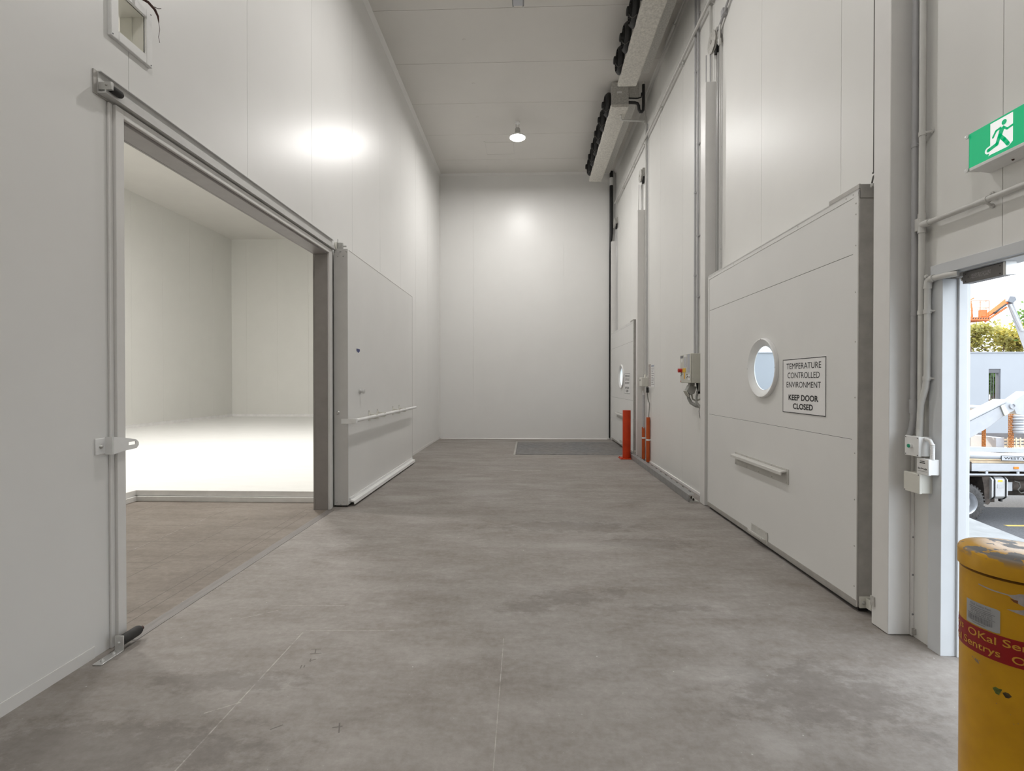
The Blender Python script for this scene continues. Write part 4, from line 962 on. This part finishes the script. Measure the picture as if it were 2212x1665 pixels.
lab = patch([(-.0805, .997), (-.0225, .997), (-.0205, .999), (-.0205, 1.041), (-.0225, 1.043), (-.0805, 1.043)], .0007, mat('sticker_grey', (.40, .405, .41), rough=.5, var=.04), 'label', p)
for (tx, s, z, w, h) in (('Okal Sentry Post', -.0525, 1.037, .038, .0045), ('Ph 1300 302 802', -.0505, 1.0215, .038, .004)):
    text('lettering', tx, (0, 0, 0), (1, 0, 0), (0, 0, 1), h, w, M_greyink, lab, .01, wrap=wrapz(s, z, .0011))
for z, a, c3 in ((1.032, -.0735, -.0335), (1.0285, -.0715, -.0275), (1.0255, -.0695, -.0315), (1.0175, -.0765, -.0275), (1.0015, -.0675, -.0425)):
    patch([(a, z-.0006), (c3, z-.0006), (c3, z+.0006), (a, z+.0006)], .0010, M_greyink, 'printed_line', lab)
s = -.0755; random.seed(3); n_ = 0
while s < -.0315 and n_ < 24:
    w = random.choice((.0007, .0012, .0018))
    patch([(s, 1.0045), (s+w, 1.0045), (s+w, 1.0155), (s, 1.0155)], .0010, M_greyink, 'barcode_bar', lab); s += w+random.choice((.0006, .001)); n_ += 1
M_bare = mat('bare_patch', (.40, .36, .34), rough=.6, var=.15, vscale=80)
for q in ([(-.012, 1.077), (-.002, 1.079), (.006, 1.084), (.03, 1.083), (.032, 1.055), (.012, 1.060), (.004, 1.064), (.0, 1.069)], [(-.055, 1.0815), (-.030, 1.0785), (-.004, 1.0775), (-.004, 1.0755), (-.032, 1.076), (-.055, 1.0795)],
          [(-.012, 1.049), (.004, 1.052), (.012, 1.055), (.03, 1.056), (.03, 1.045), (.01, 1.044)]):
    patch(q, .0004, M_bare, 'bare_patch', p)
patch([(-.008, 1.071), (.003, 1.070), (.003, 1.064), (-.004, 1.066)], .0006, mat('rust_spot', (.20, .07, .02), rough=.7, var=.3, vscale=90), 'rust_spot', p)
patch([(-.031, .889), (-.028, .894), (-.022, .892), (-.017, .893), (-.019, .884), (-.023, .878), (-.027, .881)], .0005, mat('green_smear', (.10, .13, .02), rough=.6, var=.5, vscale=150), 'smear', p)
patch([(-.017, .887), (-.012, .891), (-.007, .890), (-.004, .886), (-.007, .881), (-.013, .880)], .0005, mat('dark_smear', (.07, .045, .012), rough=.6, var=.5, vscale=150), 'smear', p)

# ================================================================== THE YARD OUTSIDE
GZ = -1.17
struct('yard_ground', MB().box(2.3, 70, -12, 75, GZ-.2, GZ), M_asph, 'grey asphalt yard outside below the doorway', 'ground')
struct('landing', MB().prism([(2.37, -2, 0), (4.0, -2, 0), (4.66, 4.735, 0), (4.83, 5.59, 0), (5.2, 7.6, 0), (2.37, 7.6, 0)], (0, 0, -.30)).box(2.37, 3.9, -1.9, 7.3, GZ, -.30), M_conc, 'pale concrete landing outside the yard doorway', 'landing')
struct('outer_wall', MB().box(2.37, 2.40, -6, 1.70, 0, 7.0).box(2.37, 2.40, 2.80, 3.36, GZ, 7.0).box(2.37, 2.40, 1.7, 2.8, 2.10, 7).box(2.37, 2.40, 5.66, 10.05, GZ, 7).box(2.37, 2.40, 12.35, 19, GZ, 7).box(2.37, 2.40, 3.36, 5.66, 2.6, 7).box(2.37, 2.40, 10.05, 12.35, 2.6, 7)
       .box(2.37, 2.40, 3.36, 5.66, GZ, .02).box(2.37, 2.40, 10.05, 12.35, GZ, .02), M_tilt, 'outer face of the loading building', 'wall')
tag(obj('painted_line', MB().box(8.8, 11.5, 9.25, 9.33, GZ, GZ+.003), mat('line_yellow', (.55, .42, .12), rough=.8, var=.2)), 'yellow painted line on the asphalt in front of the truck', 'line')

# tilt-up building across the yard
p = thing('concrete_building', (20, 20.2, GZ), 'long pale concrete building wall across the yard', 'building')
obj('wall', panels('y', 20, 1, 5.0, 40, GZ, 2.64, [8, 14, 22, 30], [(18.26, 18.72, .56, 2.0), (19.66, 20.5, .4, 1.62), (9.3, 9.7, -.2, .55)], thick=.22), M_tilt, p)
obj('parapet_cap', MB().box(4.98, 40, 19.97, 20.25, 2.64, 2.68), mat('cap_grey', (.30, .31, .33), rough=.6), p)
obj('dark_base', MB().box(17.6, 24, 19.975, 20, GZ, -.55), mat('base_grey', (.14, .13, .13), rough=.8, var=.1), p)
fm = mat('window_grey', (.10, .10, .11), rough=.5)
def ringy(y0, y1, o, i):
    return MB().box(o[0], i[0], y0, y1, o[2], o[3]).box(i[1], o[1], y0, y1, o[2], o[3]).box(i[0], i[1], y0, y1, o[2], i[2]).box(i[0], i[1], y0, y1, i[3], o[3])
f = obj('window', ringy(20.02, 20.16, (18.26, 18.72, .56, 2.0), (18.27, 18.66, .58, 1.84)), fm, p)
for x in (18.36, 18.45, 18.54): obj('bar', MB().box(x-.008, x+.008, 20.10, 20.12, .58, 1.84), fm, f)
obj('window', ringy(20.02, 20.16, (19.66, 20.5, .4, 1.62), (19.72, 20.44, .46, 1.54)), fm, p)
f = obj('doorway', ringy(20.02, 20.16, (9.3, 9.7, -.2, .55), (9.33, 9.67, -.17, .50)), fm, p)
tag(obj('far_fence', MB().box(5, 40, 25.6, 25.7, GZ, .6), mat('far_fence', (.23, .21, .18), rough=.9, var=.3, vscale=2)), 'low brown fence seen through the narrow window of the far building', 'fence', kind='structure')

# truck with side-lifting arms
p = thing('truck', (9.2, 9.9, GZ), 'white side-lifting container truck parked outside the yard doorway', 'truck')
def wheel(x, y, nm='wheel'):
    cz_ = GZ+.375
    w = obj(nm, MB().lathe((x, y, cz_), (0, 1, 0), [(0, .215), (.0, .30), (.02, .345), (.06, .372), (.20, .372), (.24, .345), (.26, .30), (.26, .215)], 48, False, False), M_tyre, p)
    tr_ = MB()
    for k in range(36):
        a = 2*PI*k/36; c2, s2 = math.cos(a), math.sin(a)
        tr_.prism([(x+r*c2-q*s2, y+.02, cz_+r*s2+q*c2) for r, q in ((.33, -.012), (.376, -.012), (.376, .012), (.33, .012))], (0, .09, 0))
    obj('tread', tr_, M_tyre, w)
    obj('rim', MB().lathe((x, y, cz_), (0, 1, 0), [(.005, .222), (-.004, .215), (.004, .205), (.03, .195), (.10, .17), (.12, .10), (.11, .06)], 40, False, True), M_rim, w)
    obj('hub', MB().lathe((x, y+.115, cz_), (0, -1, 0), [(0, .06), (.05, .058), (.07, .04)], 18), M_dirt, w)
    for k in range(8):
        a = 2*PI*k/8; obj('nut', MB().dome((x+.10*math.cos(a), y+.115, cz_+.10*math.sin(a)), (0, -1, 0), .013, .02, 6), M_dirt, w)
wheel(8.20, 9.42); wheel(7.38, 9.42)
obj('chassis', MB().box(6.2, 13.5, 9.85, 9.97, -.62, -.32).box(6.2, 13.5, 10.5, 10.62, -.62, -.32).box(7.2, 9.0, 9.72, 11.3, -.84, -.74).box(9.9, 10.4, 9.8, 10.6, -.7, -.35).cyl((9.2, 10.1, -.72), (13, 10.1, -.72), .07), M_dirt, p)
obj('mudguard', MB().prism([(8.56, 9.50, -.30), (8.72, 9.50, -.30), (8.72, 9.50, -.80), (8.68, 9.50, -.84), (8.62, 9.50, -.82), (8.60, 9.50, -.50)], (0, .42, 0)).box(7.0, 8.62, 9.50, 9.92, -.31, -.26), M_dirt, p, .004)
k = obj('fuel_tank', MB().prism([(8.70+.02, 9.47+a, z) for a, z in ((.05, -.31), (.0, -.36), (.0, -.68), (.05, -.73), (.30, -.73), (.35, -.68), (.35, -.36), (.30, -.31))], (.30, 0, 0)), M_tank, p, .012)
for x in (8.755, 8.96): obj('strap', MB().prism([(x, 9.465+a, z) for a, z in ((.05, -.30), (-.005, -.355), (-.005, -.685), (.05, -.74), (.30, -.74), (.355, -.685), (.355, -.355), (.30, -.30))], (.022, 0, 0)).box(x-.005, x+.03, 9.55, 9.60, -.79, -.73), M_black, k)
obj('end_ring', MB().prism([(8.70, 9.46+a, z) for a, z in ((.05, -.30), (-.01, -.355), (-.01, -.685), (.05, -.74), (.30, -.74), (.36, -.685), (.36, -.355), (.30, -.30))], (.018, 0, 0)), M_alu, k)
obj('yellow_label', MB().box(8.83, 8.91, 9.466, 9.47, -.40, -.365), M_yelpl, k)
obj('print', MB().box(8.82, 8.93, 9.467, 9.47, -.52, -.44), mat('tank_print', (.42, .42, .42), rough=.5, var=.3, vscale=120), k)
obj('battery_box', MB().box(9.05, 9.22, 9.60, 9.85, -.60, -.43), M_truckw, p, .006)
obj('air_tank', MB().cyl((9.28, 9.75, -.52), (9.9, 9.75, -.52), .10, 18), M_dirt, p)
obj('air_line', MB().tube([(9.20, 9.55, -.40), (9.27, 9.53, -.42), (9.29, 9.53, -.50), (9.25, 9.53, -.56), (9.30, 9.53, -.62), (9.4, 9.53, -.6)], .012, 6), M_cable, p)
obj('side_rail', MB().box(8.34, 13.4, 9.46, 9.56, -.185, -.055).box(8.34, 13.4, 9.46, 9.50, -.20, -.185), M_truckw, p, .004)
obj('under_rail', MB().box(8.0, 13.4, 9.455, 9.485, -.275, -.245), M_truckw, p)
for x in (8.62, 9.19, 9.8, 10.5): obj('post', MB().box(x-.02, x+.02, 9.46, 9.48, -.25, -.18), M_truckw, p)
obj('inner_rail', MB().box(8.62, 9.18, 9.62, 9.64, -.24, -.18), mat('tan_rail', (.36, .28, .18), rough=.7, var=.1), p)
obj('side_marker_lamp', MB().box(9.10, 9.19, 9.448, 9.462, -.155, -.110), mat('amber', (.75, .22, .02), rough=.3, emit=None), p, .004)
obj('tail_block', MB().box(8.10, 8.20, 9.45, 9.7, -.235, .0), M_panel, p, .006)
obj('coupling', MB().box(8.20, 8.36, 9.47, 9.6, -.155, -.045).box(8.30, 8.34, 9.46, 9.6, -.18, -.02), M_dirt, p, .006)
obj('deck', MB().box(7.0, 13.4, 9.50, 11.6, -.05, -.01), mat('deck_tan', (.56, .44, .30), rough=.8, var=.15), p)
tb = obj('hydraulic_tube', MB().tube([(8.10, 9.50, .10), (13.3, 9.50, -.02)], .062, 24), M_truckw, p)
obj('end_collar', MB().cyl((8.07, 9.50, .10), (8.13, 9.50, .099), .07, 20), M_tank, tb)
obj('hazard_label', MB().prism([(8.23, 9.436, .08), (8.29, 9.436, .08), (8.26, 9.436, .13)], (0, .003, 0)), M_yelpl, tb)
pl = obj('name_plate', MB().prism([(8.86, 9.432, .094), (9.60, 9.432, .077), (9.60, 9.432, -.002), (8.86, 9.432, .015)], (0, .004, 0)), M_truckw, tb)
obj('border', MB().prism([(8.85, 9.4325, .100), (9.61, 9.4325, .083), (9.61, 9.4325, -.008), (8.85, 9.4325, .009)], (0, .003, 0)), M_ink, tb)
text('lettering', 'WEST-TRANS', (9.23, 9.4315, .046), (1, 0, -.023), (.023, 0, 1), .044, .66, M_ink, pl, .02)
obj('deck_edge', MB().prism([(8.33, 9.58, .245), (13.4, 9.58, .115), (13.4, 9.58, .045), (8.33, 9.58, .155)], (0, .12, 0)), M_truckw, p, .003)
arm = obj('lifting_arm', MB().prism([(7.7, 9.70, .32), (8.20, 9.70, .56), (9.24, 9.70, 1.10), (9.34, 9.70, 1.10), (9.34, 9.70, .93), (9.14, 9.70, .82), (8.86, 9.70, .60), (8.20, 9.70, .21), (7.7, 9.70, -.0)], (0, .26, 0)), M_truckw, p, .008)
obj('top_flange', MB().prism([(7.7, 9.68, .33), (8.20, 9.68, .575), (9.22, 9.68, 1.115), (9.22, 9.68, 1.145), (8.20, 9.68, .61), (7.7, 9.68, .365)], (0, .32, 0)), M_truckw, arm, .003)
obj('cheek_plate', MB().prism([(9.06, 9.69, 1.02), (9.12, 9.69, 1.05), (9.22, 9.69, .88), (9.14, 9.69, .82)], (0, -.02, 0)), M_panel, arm, .003)
obj('pivot_pin', MB().lathe((9.29, 9.70, 1.02), (0, -1, 0), [(0, .055), (.03, .055), (.03, .036), (.012, .034)], 24), M_truckw, arm)
obj('second_arm', MB().prism([(9.30, 9.72, 1.08), (9.6, 9.72, 1.3), (10.6, 9.72, .9), (10.6, 9.72, .6), (9.4, 9.72, .86)], (0, .22, 0)), M_truckw, arm, .006)
obj('light_bar', MB().tube([(7.3, 10.4, 1.03), (8.2, 10.4, 1.01), (9.5, 10.4, .93)], .055, 14), M_truckw, p)
obj('stake', MB().box(8.60, 8.64, 10.0, 10.03, .1, .45), M_truckw, p); obj('stake', MB().box(8.75, 8.79, 10.0, 10.03, .1, .56), M_truckw, p)
obj('crate', MB().box(9.05, 9.20, 9.75, 10.3, .1, .40), M_truckw, p)
mb = MB()
for i in range(5): mb.box(9.22, 9.9, 9.80, 9.815, .10+.06*i, .13+.06*i)
for i in range(9): mb.box(9.22+.08*i, 9.24+.08*i, 9.79, 9.80, .10, .40)
obj('mesh_basket', mb, mat('basket_cream', (.62, .52, .38), rough=.7), p)
mb = MB()
for i in range(7): mb.torus((9.36, 9.66, .82-.05*i), (0, .1, 1), .07+.01*(i % 2), .028, 14, 6)
obj('hose_bundle', mb, M_truckw, p)
def chain(x, y, z0, z1, label):
    mb = MB(); n = int((z1-z0)/.036)
    for s in (-.018, .018):
        for k in range(n):
            z = z1-.018-k*.036
            ax = (1, 0, 0) if (k+(s > 0)) % 2 else (0, 1, 0)
            mb.torus((x+s, y, z), ax, .0135, .0055, 12, 5, (0, 0, .010))
    return tag(obj('chain', mb, M_rust), label, 'chain', 'rusty chains hanging from the lifting arm')
chain(8.885, 9.83, .16, .80, 'doubled rusty chain hanging left, under the white lifting arm')
chain(8.960, 9.90, .16, .80, 'darker doubled chain just right of the leftmost rusty chain')
chain(9.185, 9.62, .20, .86, 'doubled rusty chain hanging beside the arm pivot at right')
chain(9.260, 9.66, .20, .86, 'rightmost doubled rusty chain, at the picture edge')

# boom lift behind the building
LY = 24.5
q = LY/24.0
p = thing('boom_lift', (24.5, LY, GZ), 'orange and white boom lift raised above the far building', 'boom lift')
def at(px, pz, dy=0): return (px*q, LY+dy, 1.48+(pz-1.48)*q)
a0, a1 = at(21.55, 4.44), at(22.80, 5.36)
obj('upper_boom', MB().tube([a0, a1], [.10, .15], 4), M_liftor, p)
obj('upper_link', MB().tube([at(21.62, 4.35, -.12), at(22.60, 5.02, -.12)], .05, 6), M_liftor, p)
obj('ram', MB().tube([at(22.0, 4.74, -.16), at(22.55, 5.15, -.16)], .045, 8), M_black, p)
e = at(22.81, 5.38)
obj('elbow', MB().prism([(e[0]-.22, LY-.2, e[2]-.10), (e[0]-.12, LY-.2, e[2]+.16), (e[0]+.12, LY-.2, e[2]+.14), (e[0]+.20, LY-.2, e[2]-.02), (e[0]+.02, LY-.2, e[2]-.20)], (0, .4, 0)), mat('elbow_grey', (.16, .17, .19), rough=.5), p, .02)
obj('lower_boom', MB().tube([at(22.86, 5.28), at(24.4, 1.2)], [.15, .20], 4), M_truckw, p)
obj('lower_ram', MB().tube([at(22.72, 5.15, -.15), at(23.3, 3.9, -.15)], .06, 8), M_truckw, p)
obj('turntable', MB().box(23.4, 26.6, LY-.9, LY+.9, -.3, .9), M_liftor, p, .05)
obj('chassis', MB().box(23.2, 26.8, LY-1, LY+1, -.8, -.35).cyl((23.6, LY-1.1, -.77), (23.6, LY+1.1, -.77), .40, 20).cyl((26.4, LY-1.1, -.77), (26.4, LY+1.1, -.77), .40, 20), M_tyre, p)
bx0, bz0, _ = 20.75, 4.40, 0
k = obj('basket_floor', MB().box(at(20.35, 0)[0], at(21.56, 0)[0], LY-.45, LY+.45, at(0, 4.36)[2], at(0, 4.52)[2]), M_liftor, p, .01)
mb = MB()
for i in range(7):
    x = at(20.75+.115*i, 0)[0]; mb.prism([(x, LY-.452, at(0, 4.42)[2]), (x+.05, LY-.452, at(0, 4.42)[2]), (x+.09, LY-.452, at(0, 4.49)[2]), (x+.04, LY-.452, at(0, 4.49)[2])], (0, -.003, 0))
obj('hazard_stripes', mb, M_ink, k)
mb = MB(); X0, X1 = at(20.70, 0)[0], at(21.50, 0)[0]; Z0, Zm, Z1 = at(0, 4.5)[2], at(0, 4.95)[2], at(0, 5.28)[2]
for z in (Zm, Z1):
    mb.tube([(X0, LY-.45, z), (X1, LY-.45, z), (X1, LY+.45, z), (X0, LY+.45, z), (X0, LY-.45, z)], .016, 6)
for x in (X0, (X0+X1)/2, X1):
    for y in (LY-.45, LY+.45): mb.tube([(x, y, Z0), (x, y, Z1)], .016, 6)
obj('guard_rail', mb, M_liftor, k)
obj('control_box', MB().box(X1-.28, X1-.02, LY-.40, LY-.20, Z0+.04, Z0+.38), M_liftor, k, .01)
obj('pedestal', MB().tube([(X0+.45, LY, Z0), (X0+.42, LY, Z0+.5), (X0+.34, LY, Z0+.9), (X0+.5, LY, Z0+1.0)], .035, 8), M_liftor, k)

# trees beyond the building
def tree(x, y, h, cr, seed, leaf, n, label, trunk_r=.14, cz=None, lean=.3):
    rnd = random.Random(seed)
    p = thing('tree', (x, y, GZ), label, 'tree', 'trees beyond the far building')
    br = MB(); tips = []
    def grow(a, d, L, r, lev):
        mid = a + d*L*.5 + Vector((rnd.uniform(-1, 1), rnd.uniform(-1, 1), rnd.uniform(-.3, .3)))*L*.08
        b2 = a + d*L
        br.tube([a, mid, b2], [r, r*.85, r*.65], 7)
        if lev >= 2: tips.append(mid)
        if lev == 4 or r < .012: tips.append(b2); return
        for k in range(rnd.choice((2, 3))):
            nd = (d + Vector((rnd.uniform(-1, 1), rnd.uniform(-1, 1), rnd.uniform(-.35, .55)))*.75).normalized()
            grow(b2, nd, L*rnd.uniform(.6, .8), r*.6, lev+1)
    grow(Vector((x, y, GZ)), Vector((lean*.3, 0, 1)).normalized(), h*.36, trunk_r, 0)
    obj('trunk', br, M_bark, p)
    lf = MB()
    for k in range(n):
        t0 = rnd.choice(tips)
        c = t0 + Vector((rnd.gauss(0, 1), rnd.gauss(0, 1), rnd.gauss(0, .7)))*cr
        u = Vector((rnd.uniform(-1, 1), rnd.uniform(-1, 1), rnd.uniform(-1, 1))).normalized()
        v = u.cross(Vector((rnd.uniform(-1, 1), rnd.uniform(-1, 1), rnd.uniform(-1, 1)))).normalized()
        s = rnd.uniform(.07, .15)
        lf.add([c-u*s, c-v*s*.45+Vector((0, 0, .02)), c+u*s, c+v*s*.45+Vector((0, 0, .02))], [(0, 1, 2, 3)])
    obj('foliage', lf, leaf, p, smooth=False)
tree(25.2, 28.5, 5.9, .30, 11, M_leaf1, 3600, 'olive tree with open branches, leftmost beyond the far building', .16)
tree(27.3, 29.0, 5.6, .30, 5, M_leaf2, 3200, 'yellowish bushy tree in the middle beyond the far building')
tree(29.2, 27.0, 7.2, .40, 8, M_leaf3, 4800, 'taller green tree at the right picture edge beyond the far building', .16)
tree(22.6, 31.0, 5.4, .36, 21, M_leaf1, 4200, 'olive tree hidden mostly behind the white doorway frame')
tree(20.6, 22.5, 3.4, .24, 31, M_leaf3, 2200, 'small green shrub seen through the narrow window of the far building', .17)

# ================================================================== LIGHT
W = bpy.data.worlds.new('world'); SC.world = W; W.use_nodes = True
bg = W.node_tree.nodes['Background']; bg.inputs[0].default_value = (.86, .93, 1.0, 1); bg.inputs[1].default_value = 3.7
sd = bpy.data.lights.new('sun', 'SUN'); sd.energy = 6; sd.angle = .01; sd.color = (1, .93, .80)
so = bpy.data.objects.new('sun', sd); so.rotation_euler = Vector((.38, -.72, -.85)).to_track_quat('-Z', 'Y').to_euler(); so.location = (0, 0, 20)
COL.objects.link(so)
# lamps of the cold room
def cold_lamp(x, y, e, label):
    p = thing('cold_room_lamp', (x, y, CZ), label, 'lamp', 'lamps of the cold room')
    obj('housing', MB().box(x-.7, x+.7, y-.15, y+.15, CZ-.08, CZ), M_white, p, .004)
    obj('lens', MB().box(x-.66, x+.66, y-.11, y+.11, CZ-.10, CZ-.08), M_lens, p)
    ld = bpy.data.lights.new('cold_light', 'AREA'); ld.shape = 'RECTANGLE'; ld.size = 1.3; ld.size_y = .22; ld.energy = e; ld.color = (1, .975, .95)
    lo = bpy.data.objects.new('cold_light', ld); lo.location = (x, y, CZ-.11); put(lo, p)
cold_lamp(-5.5, 9.6, 290, 'lamp on the cold room ceiling hidden behind the corridor wall')
cold_lamp(-8.6, 6.6, 250, 'lamp on the cold room ceiling hidden above the door opening')

# ================================================================== CAMERA
F_, CX_, CY_ = 1053.0, 1106.0, 832.5
yaw = math.atan(36/F_); pit = -math.atan(7.5/F_)
cd = bpy.data.cameras.new('camera'); cd.sensor_fit = 'HORIZONTAL'; cd.sensor_width = 36.0; cd.lens = 36.0*F_/2212.0; cd.clip_start = .05; cd.clip_end = 300
co = bpy.data.objects.new('camera', cd); co.location = (0, 0, 1.48); co.rotation_euler = (PI/2+pit, 0, yaw)
COL.objects.link(co); SC.camera = co

vs = SC.view_settings
vs.view_transform = 'Standard'; vs.look = 'None'; vs.gamma = 1.0; vs.exposure = 0.16; vs.use_curve_mapping = False
SC.cycles.max_bounces = 9; SC.cycles.diffuse_bounces = 6; SC.cycles.glossy_bounces = 4; SC.cycles.transparent_max_bounces = 8
SC.cycles.use_denoising = True; SC.cycles.use_adaptive_sampling = True; SC.cycles.adaptive_threshold = .025
SC.cycles.sample_clamp_indirect = 6.0
